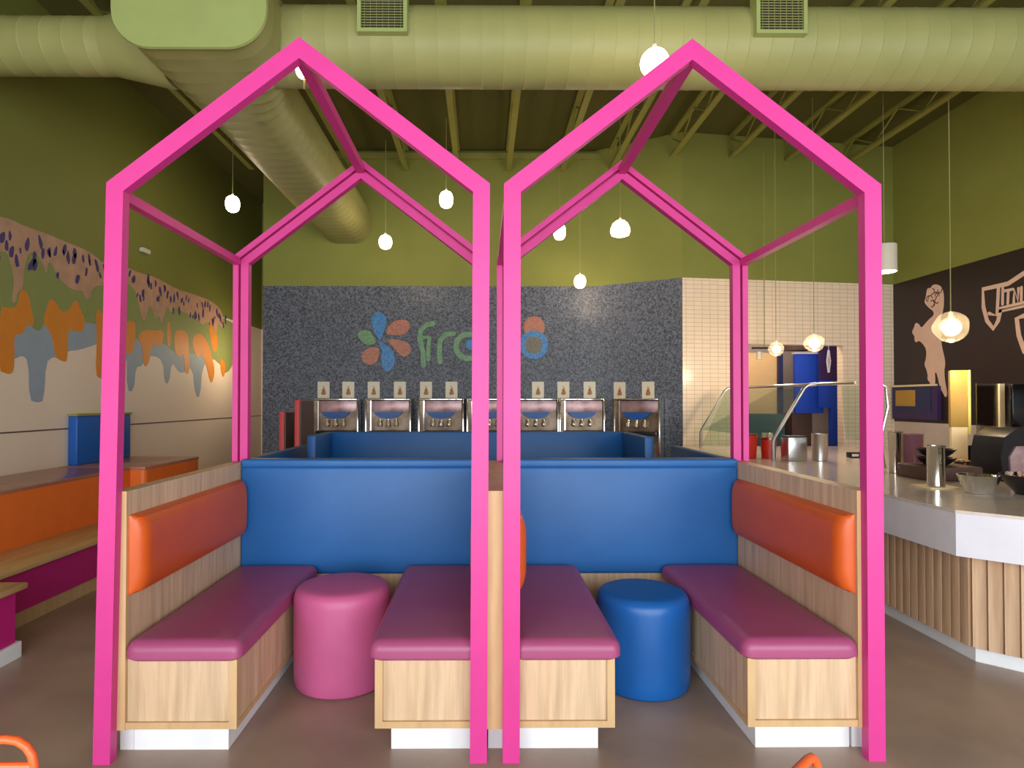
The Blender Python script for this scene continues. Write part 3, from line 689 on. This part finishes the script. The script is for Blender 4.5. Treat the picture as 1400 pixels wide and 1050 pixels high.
for px, lb in ((847, 'card at the left on the angled wall, over the last dispenser'), (882, 'card with brown swirl at the right end, on the angled wall')):
    x = {847: 1.87, 882: 2.205}[px]; y = YB-(x-1.56)*.6117
    card(x-.002, y-.004, 1.54, -math.atan2(.63, 1.03), lb, c0)
# red posts
for lb, px, yt, Y in (('shorter coral red post behind the blue booths, at the left', 386, 563, 6.6), ('taller coral red post behind the blue booths, nearer the dispensers', 407, 547, 6.6)):
    p = at(px, yt, Y)
    t = thing('red_display_stand', lb, 'stand', (p[0], Y, 0), 'coral stands behind the booths')
    obj('post', box(B(), p[0]-.033, p[0]+.018, Y, Y+.16, 0, p[2], .003), 'red', t)
    obj('side_board', box(B(), p[0]+.018, p[0]+.034, Y+.01, Y+.5, .0, p[2]-.01), 'brown', t)
# ================================================================ counter
t = thing('serving_counter', 'long serving counter with stone top, white fascia and tan slatted front, right side', 'counter', (3.4, 5, 0))
def off(pts, d):     # the counter outline pulled inward by d
    (x0, ya), (x1, yb), (x2, yc), (x3, yd) = pts
    k = d*(math.sqrt(2)-1)
    return [(x0+d, ya), (x1+d, yb+k), (x2+k, yc+d), (x3, yd+d)]
OUT = [(2.5, 7.9), (2.5, 3.28), (3.28, 2.50), (4.7, 2.50)]
def closed(p): return p+[(4.7, 7.9)]
bm = B(); prism(bm, closed(OUT), 'XY', .805, .822); obj('stone_top', bm, 'quartz', t)
bm = B(); prism(bm, closed(off(OUT, .004)), 'XY', .58, .805); obj('fascia', bm, 'fascia', t)
bm = B(); prism(bm, closed(off(OUT, .13)), 'XY', .085, .58); core = obj('carcass', bm, 'slat', t)
bm = B(); prism(bm, closed(off(OUT, .15)), 'XY', 0, .085); obj('toe_kick', bm, 'white', t)
bm = B(); P_ = off(OUT, .128)
for (a, b) in zip(P_, P_[1:]):
    a = Vector(a+(0,)); b = Vector(b+(0,)); d = (b-a); L_ = d.length; d.normalize(); nrm = Vector((d.y, -d.x, 0))
    if nrm.x > .01 or (abs(nrm.x) < .01 and nrm.y > 0): nrm = -nrm
    n = int(L_/.066)
    for i in range(n):
        c = a+d*(i+.5)*L_/n+Vector((0, 0, .3325))+nrm*.008
        obox(bm, c, (d, nrm, Vector((0, 0, 1))), (L_/n/2-.003, .010, .2475), .004)
obj('slatted_cladding', bm, 'slat', t)
def thg(n, l, c, p): return thing(n, l, c, (p[0], p[1], .822))
ZT = .822
def cyl(name, p, r, h, m, lbl, cat, parts=None):
    t = thing(name, lbl, cat, (p[0], p[1], ZT))
    obj('body', lathe(B(), [(r*.9, 0), (r, .004), (r, h-.01), (r+.004, h-.004), (r+.003, h), (r-.003, h), (r-.005, h-.01), (r-.006, .01), (.002, .01)], (p[0], p[1], ZT), 36), m, t)
    return t
cyl('metal_canister', (3.31, 4.97), .052, .33, 'chrome', 'tall shiny steel canister on the counter just right of the pink post', 'canister')
t = cyl('metal_canister', (3.03, 4.14), .052, .27, 'chrome', 'ribbed steel canister standing on a small square tile on the counter', 'canister')
o = obj('square_tile', box(B(), 2.93, 3.15, 4.05, 4.25, ZT, ZT+.008, .002), 'creambox', None, (3.04, 4.15, ZT)); tag(o, 'small square tile under the ribbed steel canister', 'coaster')
t.location.z += .009
def bowl(name, x, y, r, h, m, lbl, cat, fill, z=ZT):
    t = thing(name, lbl, cat, (x, y, z))
    obj('bowl', lathe(B(), [(r*.5, 0), (r*.58, .003), (r*.82, h*.5), (r, h), (r-.006, h), (r*.8, h*.52), (r*.55, .008), (.002, .008)], (x, y, z), 40), m, t)
    if fill:
        bm = B(); rr = random.Random(5)
        for i in range(60):
            a = rr.uniform(0, 6.28); q = r*.85*math.sqrt(rr.random())
            s = rr.uniform(.008, .016)
            bmesh.ops.create_icosphere(bm, subdivisions=1, radius=s, matrix=Matrix.Translation((x+q*cos(a), y+q*sin(a), z+h*.93+rr.uniform(-.01, .014))))
        f = obj('toppings', bm, fill, t); f['kind'] = 'stuff'
    return t
bowl('steel_bowl', 3.10, 3.87, .115, .115, 'chrome', 'shiny steel bowl on the counter near its corner', 'bowl', None)
bowl('serving_bin', 3.42, 3.80, .20, .12, 'black', 'wide black bowl heaped with red and white toppings at the right edge', 'bowl', 'berry')
t = thing('topping_tray', 'low dark brown tray on the counter behind the ribbed canister', 'tray', (3.42, 4.85, ZT))
obj('tray', box(B(), 3.20, 3.60, 4.45, 4.80, ZT, ZT+.10, .012), 'brown', t)
t.name = 'topping_tray'
for z, lb in ((ZT+.102, 'lower of two black dishes stacked on the brown tray'), (ZT+.165, 'upper of two black dishes stacked on the brown tray')):
    tt = bowl('black_dish', 3.38, 4.62, .13, .055, 'black', lb, 'dish', None, z)
cyl('plum_pot', (3.70, 5.35), .09, .29, 'pot', 'glossy plum coloured pot behind the ribbed canister', 'pot')
bowl('crumble_bowl', 3.80, 4.90, .06, .10, 'black', 'small dark bowl of caramel coloured pieces beside the yellow cup tower', 'bowl', 'crumb')
# cup tower
p = at(1313, 640, 5.2)
t = thing('cup_tower', 'tall narrow cup tower, ochre yellow above and ivory below, on the counter', 'cup dispenser', (p[0], 5.2, ZT))
d = Vector((cos(radians(-8)), sin(radians(-8)), 0)); 
def tower(x0, x1, z0, z1, m, nm, y0=-.05, y1=.05):
    ax = (Vector((cos(.5), -sin(.5), 0)), Vector((sin(.5), cos(.5), 0)), Vector((0, 0, 1)))
    c = Vector((p[0], 5.2, (z0+z1)/2))+ax[0]*(x0+x1)/2+ax[1]*(y0+y1)/2
    obj(nm, obox(B(), c, ax, ((x1-x0)/2, (y1-y0)/2, (z1-z0)/2), .002), m, t)
tower(-.065, .045, ZT, 1.18, 'creambox', 'lower_box')
tower(-.07, .045, 1.18, 1.655, 'yellow', 'upper_box')
tower(.046, .066, 1.12, 1.655, 'lemon', 'side_panel', -.06, .06)
# sign holder, register, scale
t = thing('acrylic_holder', 'smoky clear acrylic holder with a pale upright bar, right of the yellow tower', 'holder', (4.25, 5.1, ZT))
obj('panel', box(B(), 4.06, 4.33, 5.08, 5.09, 1.03, 1.545), 'smoke', t)
obj('bar', box(B(), 4.235, 4.275, 5.06, 5.08, 1.05, 1.54), 'creambox', t, label='pale upright bar')
obj('base', box(B(), 4.04, 4.36, 5.0, 5.16, ZT, 1.03, .01), 'black', t)
t = thing('register_screen', 'black point of sale screen at the right edge above the counter', 'monitor', (4.5, 4.8, ZT))
obj('screen', box(B(), 4.10, 4.62, 4.78, 4.81, 1.20, 1.53, .006), 'nearblack', t)
obj('stand', box(B(), 4.3, 4.42, 4.81, 4.85, ZT+.01, 1.3), 'black', t)
obj('base', box(B(), 4.22, 4.5, 4.70, 4.95, ZT, ZT+.02), 'black', t)
t = thing('ice_cream_scale', 'bulky black machine with a rounded hood and grey window on the counter', 'machine', (3.950, 4.5, ZT))
bm = B(); prism(bm, [(3.720, ZT), (3.700, 1.0), (3.730, 1.14), (3.820, 1.20), (4.120, 1.20), (4.250, 1.12), (4.360, ZT)], 'XZ', 4.42, 4.70)
obj('housing', bm, 'black', t)
bm = B(); prism(bm, [(3.760, .86), (3.755, 1.0), (3.800, 1.075), (3.920, 1.08), (3.980, 1.0), (3.960, .86)], 'XZ', 4.405, 4.42); obj('window', bm, 'steelpanel', t, label='grey rounded window')
obj('handle', tube(B(), [(4.150, 4.40, 1.21), (4.280, 4.36, 1.12), (4.400, 4.34, .98)], .012, 8), 'steel', t)
t.name = 'counter_machine'
# far counter things
def tub(lb, x, y, w, h, m, name, cat):
    t = thing(name, lb, cat, (x, y, ZT))
    obj('tub', lathe(B(), [(w*.42, 0), (w*.45, .004), (w*.5, h), (w*.48, h), (w*.43, .01), (.002, .01)], (x, y, ZT), 28), m, t)
    obj('rim', lathe(B(), [(w*.48, h-.01), (w*.52, h-.01), (w*.52, h+.006), (w*.48, h+.006)], (x, y, ZT), 28), 'smoke' if m == 'redtub' else 'chrome', t)
    return t
tub('red topping tub behind the booth corner, seen past the pink back post', 2.66, 6.3, .24, .24, 'redtub', 'topping_tub', 'tub')
tub('second smaller red topping tub right of the pink back post', 2.88, 6.25, .15, .2, 'redtub', 'topping_tub', 'tub')
cyl('metal_canister', (3.26, 6.0), .07, .26, 'steel', 'copper toned steel canister under the glass guard near the opening', 'canister')
cyl('metal_canister', (3.03, 6.6), .055, .24, 'chrome', 'slim steel canister under the glass guard, beside the second red tub', 'canister')
t = thing('napkin_box', 'grey steel box on the counter below the guard post', 'box', (3.02, 5.95, ZT))
obj('box', box(B(), 2.92, 3.10, 5.92, 6.08, ZT, ZT+.23, .006), 'steel', t)
obj('lid', box(B(), 2.915, 3.105, 5.915, 6.085, ZT+.23, ZT+.24), 'black', t)
t = thing('card_reader', 'small black gadget with a white face on the far counter', 'gadget', (3.77, 6.3, ZT))
obj('case', box(B(), 3.72, 3.86, 6.27, 6.35, ZT, ZT+.055, .008), 'black', t)
obj('face', box(B(), 3.735, 3.80, 6.262, 6.27, ZT+.015, ZT+.04), 'fascia', t)
# sneeze guard
t = thing('sneeze_guard', 'glass sneeze guard on bent steel posts over the far end of the counter', 'sneeze guard', (2.9, 6.8, ZT))
def post(y, dx=0):
    x = 2.70+dx
    return tube(B(), [(x, y, ZT), (x, y, 1.0), (x+.012, y, 1.04), (x+.30, y, 1.52), (x+.34, y, 1.552), (x+.42, y, 1.56)], .017, 10)
obj('post', post(7.69), 'steel', t)
obj('post', post(6.0, .11), 'steel', t)
bm = tube(B(), [(3.12, 7.69, 1.56), (3.23, 6.0, 1.56), (3.28, 5.45, 1.56)], .014, 8); obj('rail', bm, 'steel', t)
def quad(bm, pts, th):
    a = [bm.verts.new(p) for p in pts]; n = (Vector(pts[1])-Vector(pts[0])).cross(Vector(pts[2])-Vector(pts[0])).normalized()*th
    b = [bm.verts.new(Vector(p)+n) for p in pts]
    bm.faces.new(a); bm.faces.new(b[::-1])
    for i in range(4): bm.faces.new((a[i], a[(i+1) % 4], b[(i+1) % 4], b[i]))
    return bm
obj('glass_pane', quad(B(), [(2.712, 7.66, 1.04), (2.82, 6.03, 1.04), (3.11, 6.03, 1.52), (3.0, 7.66, 1.52)], .006), 'guard', t)
obj('glass_pane', quad(B(), [(2.715, 7.70, .85), (3.30, 7.70, .85), (3.30, 7.70, 1.54), (3.03, 7.70, 1.54)], .006), 'guard', t)
t = thing('sneeze_guard', 'near glass sneeze guard, glimpsed just right of the right pink post', 'sneeze guard', (3.3, 5.4, ZT))
obj('post', tube(B(), [(3.44, 5.3, ZT), (3.40, 5.3, 1.05), (3.47, 5.3, 1.35), (3.45, 5.3, 1.52), (3.35, 5.3, 1.56)], .012, 8), 'steel', t)
obj('glass_pane', quad(B(), [(3.40, 5.3, 1.05), (3.34, 5.7, 1.05), (3.30, 5.7, 1.53), (3.42, 5.3, 1.53)], .006), 'guard', t)
# ================================================================ right wall art
t = thing('wall_figure', 'pale painted silhouette of a curly haired figure on the dark right wall', 'wall art', (XR, 7.8, 2.1))
bm = B(); prism(bm, smoothpts([(y, z) for y, z in FIG], 1), 'YZ', XR-.004, XR-.0005); obj('silhouette', bm, 'figure', t)
bm = B(); rr = random.Random(3)
for i in range(9):
    y = 7.72+rr.uniform(-.1, .1); z = 2.70+rr.uniform(-.1, .1)
    prism(bm, band([(y+.035*cos(a), z+.035*sin(a)) for a in [k*.7+i for k in range(6)]], .014), 'YZ', XR-.005, XR-.003)
obj('curl_lines', bm, 'pot', t)
t = thing('wall_lettering', 'pale outlined lettering and ribbon painted on the dark right wall', 'wall art', (XR, 6.6, 2.3))
ws = [.05, .04, .035, .04, .032, .03, .03, .03, .03, .05]
nm = ['ribbon_outline', 'ribbon_fold', 'underline', 'underline', 'letter', 'letter', 'letter', 'letter', 'letter', 'second_ribbon']
bm = B()
for i in (0, 1, 9): prism(bm, band(SW[i], ws[i]), 'YZ', XR-.004-.0004*i, XR-.0005)
obj('ribbon_outline', bm, 'figure', t)
bm = B()
for i in (2, 3): prism(bm, band(SW[i], ws[i]), 'YZ', XR-.004, XR-.0005)
obj('underline', bm, 'figure', t)
for n_, ids in (('letter_i', (4,)), ('letter_t', (5, 6)), ('letter_n', (7,)), ('letter_i', (8,))):
    bm = B()
    for q, i in enumerate(ids): prism(bm, band(SW[i], ws[i]), 'YZ', XR-.004-.0004*q, XR-.0005)
    obj(n_, bm, 'figure', t)
t = thing('framed_panel', 'dark framed panel with a painted ochre reflection low on the right wall', 'pane', (XR, 8.0, 1.4))
obj('frame', box(B(), XR-.05, XR, 7.62, 8.46, 1.16, 1.585), 'purple', t)
obj('top_ledge', box(B(), XR-.07, XR, 7.68, 8.46, 1.585, 1.61), 'creambox', t)
obj('pane', box(B(), XR-.055, XR-.05, 7.72, 8.42, 1.26, 1.57), 'navy', t)
obj('painted_reflection', box(B(), XR-.06, XR-.055, 8.0, 8.38, 1.33, 1.54, .002), 'yellow', t)  # warm reflection in the dark glass, painted as a flat ochre block
# ================================================================ things seen through the opening
t = thing('tan_cabinet_door', 'tall tan panel through the opening, left of the navy column', 'panel', (4.1, 9.6, 0))
a = at(1033, 478, 9.6); b = at(1063, 571, 9.6)
obj('panel', box(B(), a[0]-.3, b[0], 9.6, 9.66, b[2], a[2]-.05), 'beige', t)
obj('leg', box(B(), a[0]-.28, b[0]-.02, 9.62, 9.66, 0, b[2]), 'teal', t)
a = at(1065, 483, 9.5); b = at(1071, 571, 9.5)
o = obj('navy_column', box(B(), a[0], b[0], 9.5, 9.57, 0, a[2]), 'navy', None, (a[0], 9.5, 0)); tag(o, 'narrow navy column inside the opening', 'column')
a = at(1005, 471, 8.6); b = at(1011, 600, 8.6)
o = obj('navy_door_jamb', box(B(), 3.29, 3.345, 8.29, 8.36, 0, 2.13), 'navy', None, (3.3, 8.3, 0)); tag(o, 'navy jamb at the left side of the tiled opening', 'jamb')
o = obj('teal_counter', box(B(), 3.35, at(1068, 500, 9.2)[0], 9.1, 9.5, 0, at(1068, 566, 9.2)[2]), 'teal', None, (4, 9.3, 0)); tag(o, 'low teal counter inside the opening', 'counter')
a = at(1087, 484, 9.3); b = at(1126, 565, 9.3)
t = thing('blue_cabinet', 'cobalt blue cabinet with a white top edge hanging inside the opening', 'cabinet', ((a[0]+b[0])/2, 9.5, 0))
obj('body', box(B(), a[0], b[0], 9.3, 9.36, b[2], a[2]), 'cobalt', t)
obj('top_edge', box(B(), a[0]-.02, b[0]+.02, 9.28, 9.37, a[2], a[2]+.03), 'fascia', t)
obj('lower_rack', box(B(), a[0], b[0]-.12, 9.4, 9.7, 0, b[2]), 'brown', t)
a = at(1083, 471, 9.2); b = at(1112, 480, 9.2)
o = obj('overhead_bracket', box(B(), a[0], b[0], 9.2, 9.5, b[2]+.02, a[2]+.02), 'brown', None, (a[0], 9.3, b[2])); tag(o, 'dark bracket above the cobalt cabinet inside the opening', 'bracket')
a = at(1126, 471, 9.0); b = at(1149, 520, 9.0)
t = thing('purple_screen', 'purple and blue screen at the right inside the opening', 'screen', ((a[0]+b[0])/2, 9.1, 0))
obj('upper_board', box(B(), a[0], b[0]+.12, 9.1, 9.15, b[2], a[2]+.1), 'purple', t)
obj('lower_board', box(B(), a[0], b[0]+.12, 9.09, 9.15, b[2]-.4, b[2]), 'cobalt', t)
obj('side_board', box(B(), b[0]-.09, b[0]+.12, 9.07, 9.16, 0, b[2]-.4), 'cobalt', t)
p = at(1133, 495, 8.9)
bm = B(); rr = random.Random(9)
for k in range(7):
    a0 = k*.9
    tube(bm, [(p[0]+.03*cos(a0+q*.8)*(1-abs(q-4)/6), 8.9+.03*sin(a0+q*.8)*(1-abs(q-4)/6), p[2]+.17-q*.04) for q in range(9)], .004, 5)
tube(bm, [(p[0], 8.9, p[2]+.17), (p[0], 8.9, 2.6)], .003, 5)
o = obj('glass_pendant', bm, 'fascia', None, (p[0], 8.9, p[2])); tag(o, 'twisted glass pendant hanging unlit inside the opening', 'pendant')
# track light
p = at(1045, 476, 7.9)
t = thing('track_light', 'short black track with a white spot head left of the lit globe', 'track light', (p[0], 7.9, p[2]))
obj('track', box(B(), at(1028, 476, 7.9)[0], at(1056, 476, 7.9)[0], 7.88, 7.91, p[2]-.012, p[2]+.012), 'black', t)
q = at(1038, 486, 7.9); obj('spot_head', lathe(B(), [(.01, -.05), (.035, -.05), (.03, .05), (.01, .06)], (q[0], 7.9, q[2]), 16), 'shade', t)
obj('stem', box(B(), p[0]-.005, p[0]+.005, 7.89, 7.90, p[2]+.012, 4.6), 'cord', t)
# ================================================================ pendants
def cordm(x, y, z, zt=4.6): return tube(B(), [(x, y, z), (x, y, zt)], .004, 6)
def pendant(lb, px, py, Y, w, h, kind='capsule', zt=4.6):
    x, y, z = at(px, py, Y); m_ = Y/850
    r = w*m_/2; hh = h*m_/2
    t = thing('pendant_lamp', lb, 'pendant lamp', (x, y, z-hh), 'lit pendant lamps' if kind != 'can' else None)
    if kind == 'capsule':
        pr = [(r*sin(a)**.62, hh*-cos(a)) for a in [pi*(k+.02)/14.04 for k in range(15)]]
    elif kind == 'dome':
        pr = [(.002, -hh), (r*.6, -hh), (r*.88, -hh*.85), (r, -hh*.4), (r*.95, 0), (r*.75, hh*.55), (r*.45, hh*.9), (.01, hh)]
    else:
        pr = [(r*sin(a), -hh*cos(a)) for a in [pi*(k+.02)/18.04 for k in range(19)]]
    obj('glass_globe', lathe(B(), pr, (x, y, z), 28), 'lamp', t)
    obj('cord', cordm(x, y, z+hh+.02, zt), 'cord', t)
    obj('cap', lathe(B(), [(.004, 0), (.018, 0), (.012, .03), (.003, .035)], (x, y, z+hh-.004), 14), 'shade', t)
    return t
pendant('lit opal lamp peeking below the peak of the left pink frame', 416, 96, 2.7, 23, 22, 'capsule', 2.76)
pendant('lit opal capsule lamp against the dark ceiling at the far left', 318, 279, 7.0, 19, 22)
pendant('lit opal capsule lamp just right of the oval duct end', 527, 331, 7.6, 18, 19)
pendant('lit opal capsule lamp by the left pink frame right rafter', 610, 273, 7.0, 19, 23)
pendant('lit opal capsule lamp left of the dome shaped lamp', 765, 317, 7.6, 17, 22)
pendant('lit dome shaped opal lamp in the middle of the right pink frame', 848, 312, 6.6, 27, 22, 'dome')
pendant('lowest and smallest lit opal lamp, in front of the mosaic wall top', 793, 385, 8.1, 16, 18)
pendant('large round lit lamp behind the left rafter of the right pink frame', 895, 86, 3.6, 39, 39, 'ball')
def clear(lb, px, py, Y, w, h, zt=4.6):
    x, y, z = at(px, py, Y); r = w*Y/1700; hh = h*Y/1700
    t = thing('glass_globe_lamp', lb, 'pendant lamp', (x, y, z-hh), 'clear blown glass pendants')
    bm = B()
    n, mm = 26, 14; rings = []
    for k in range(mm+1):
        th = pi*(k+.15)/(mm+.3)
        rings.append([bm.verts.new((x+r*sin(th)*cos(2*pi*j/n)*(1+.05*sin(3*2*pi*j/n+k)), y+r*sin(th)*sin(2*pi*j/n)*(1+.05*sin(3*2*pi*j/n+k)), z-hh*cos(th)*(1+.04*sin(2*2*pi*j/n)))) for j in range(n)])
    for A, C in zip(rings, rings[1:]):
        for j in range(n): bm.faces.new((A[j], A[(j+1) % n], C[(j+1) % n], C[j]))
    obj('blown_glass', bm, 'clearglobe', t)
    rb = r*.52
    obj('bulb', lathe(B(), [(rb*sin(a), -rb*cos(a)) for a in [pi*(k+.02)/12.04 for k in range(13)]], (x+r*.06, y, z-hh*.05), 20), 'bulb', t)
    obj('socket', lathe(B(), [(.004, 0), (.016, 0), (.016, .05), (.005, .055)], (x, y, z+hh*.55), 12), 'shade', t)
    obj('cord', cordm(x, y, z+hh*.55+.05, zt), 'cord', t)
M['clearglobe'] = blown('rippled_clear_glass')
clear('large clear blown glass lamp, lit, hanging over the counter at the right', 1300, 447, 5.0, 42, 43)
clear('lit round glass lamp over the far counter, left of the larger one', 1061, 477, 7.0, 20, 20)
clear('lit round glass lamp over the far counter, nearest the cobalt cabinet', 1113, 469, 6.5, 26, 24)
x, y, z = at(1209, 353, 6.0)
t = thing('can_pendant', 'white cylinder pendant lamp half hidden behind the right pink post', 'pendant lamp', (x, y, z-.14))
obj('can', lathe(B(), [(.095, -.13), (.108, -.135), (.108, .125), (.10, .13), (.003, .13)], (x, y, z), 36), 'shade', t)
obj('lens', lathe(B(), [(.002, -.137), (.10, -.137), (.10, -.131), (.002, -.131)], (x, y, z), 36), 'lamp', t)
obj('cord', cordm(x, y, z+.13), 'cord', t)
x, y, z = at(1108, 122, 6.2)
bm = B(); bmesh.ops.create_uvsphere(bm, u_segments=12, v_segments=8, radius=.014, matrix=Matrix.Translation((x, y, z)))
t = thing('warning_light', 'tiny red light glowing under the duct among the joists', 'indicator light', (x, y, z-.02))
obj('lens', bm, 'redlight', t); obj('bracket', box(B(), x-.01, x+.01, y-.01, y+.01, z+.012, 4.899), 'joist', t)
# ================================================================ chairs at the front
def chair(lb, x, y, rot):
    t = thing('metal_chair', lb, 'chair', (0, 0, 0), 'orange metal chairs at the front')
    w, zt, r = .19, .805, .045
    pts = [(-w, .0, .44), (-w, -.02, zt-r)]+[(-w+r-r*cos(a), -.02, zt-r+r*sin(a)) for a in (.4, .8, 1.2)]+[(-w+r, -.02, zt), (w-r, -.02, zt)]+[(w-r+r*sin(a), -.02, zt-r+r*cos(a)) for a in (.4, .8, 1.2)]+[(w, -.02, zt-r), (w, 0, .44)]
    obj('back_loop', tube(B(), pts, .0075, 12), 'chair', t)
    obj('crossbar', tube(B(), [(-w+.002, -.02, .757), (-w*.4, -.028, .764), (0, -.03, .765), (w*.4, -.028, .764), (w-.002, -.02, .757)], .007, 10), 'chair', t)
    obj('back_slat', box(B(), -.06, .06, -.016, -.006, .45, .745, .003), 'chair', t)
    obj('seat', box(B(), -.19, .19, -.01, .36, .43, .452, .01, 3), 'chair', t)
    for sx in (-1, 1):
        for y0, y1 in ((.02, -.05), (.33, .39)):
            obj('leg', tube(B(), [(sx*.17, y0, .43), (sx*.21, y1, .0)], [.013, .011], 10), 'chair', t)
    t.location = (x, y, 0); t.rotation_euler.z = rot
    return t
a = at(34, 1001, 1.1)
c0 = chair('orange metal chair whose rounded back shows at the lower left corner', a[0]-.182, 1.12, radians(3))
k = (at(1110, 1029, 1.06)[0], 1.06)
c1 = copy_tree(c0); c1['label'] = 'orange metal chair whose back corner peeks in at the bottom right'
ang = radians(42); c1.rotation_euler.z = ang
c1.location = (k[0]-.19*cos(ang)+.0, k[1]-.19*sin(ang)+.02, 0)
# ================================================================ light
def area(name, loc, sx, sy, power, col, rot=(pi/2, 0, 0), spread=None):
    l = bpy.data.lights.new(name, 'AREA'); l.shape = 'RECTANGLE'; l.size = sx; l.size_y = sy; l.energy = power; l.color = col
    if spread: l.spread = spread
    o = bpy.data.objects.new(name, l); COL.objects.link(o); o.location = loc; o.rotation_euler = rot
    return o
for i, (a, b) in enumerate(wins):
    area('daylight', ((a+b)/2, YF-.18, 1.6), b-a, 2.9, WINP*(b-a)/2.9, (.98, .97, 1.0))
def spot(name, loc, power, r=.08, col=(1, .80, .56)):
    l = bpy.data.lights.new(name, 'POINT'); l.energy = power; l.shadow_soft_size = r; l.color = col
    o = bpy.data.objects.new(name, l); COL.objects.link(o); o.location = loc; return o
for px, py, Y in ((318, 279, 7.0), (527, 331, 7.6), (610, 273, 7.0), (765, 317, 7.6), (848, 312, 6.6), (793, 385, 8.1), (895, 86, 3.6)):
    x, y, z = at(px, py, Y); spot('lamp_glow', (x, y, z-.2), LAMPP)
for px, py, Y in ((1300, 447, 5.0), (1061, 477, 7.0), (1113, 469, 6.5)):
    x, y, z = at(px, py, Y); spot('lamp_glow', (x, y, z-.22), LAMPP*2.6)
spot('corridor_light', (-3.3, 9.3, 2.1), 26, .2, (1, .78, .48))
spot('back_room_light', (4.1, 8.8, 2.45), 22, .2, (1, .88, .75))
w = bpy.data.worlds.new('world'); SC.world = w; w.use_nodes = True
bg = w.node_tree.nodes['Background']; bg.inputs[0].default_value = (.75, .85, 1, 1); bg.inputs[1].default_value = 1.0
vs = SC.view_settings
vs.view_transform = 'Standard'; vs.look = 'None'; vs.exposure = 0; vs.gamma = 1; vs.use_curve_mapping = False
SC.cycles.use_denoising = True
SC.cycles.max_bounces = 8
SC.cycles.sample_clamp_indirect = 6
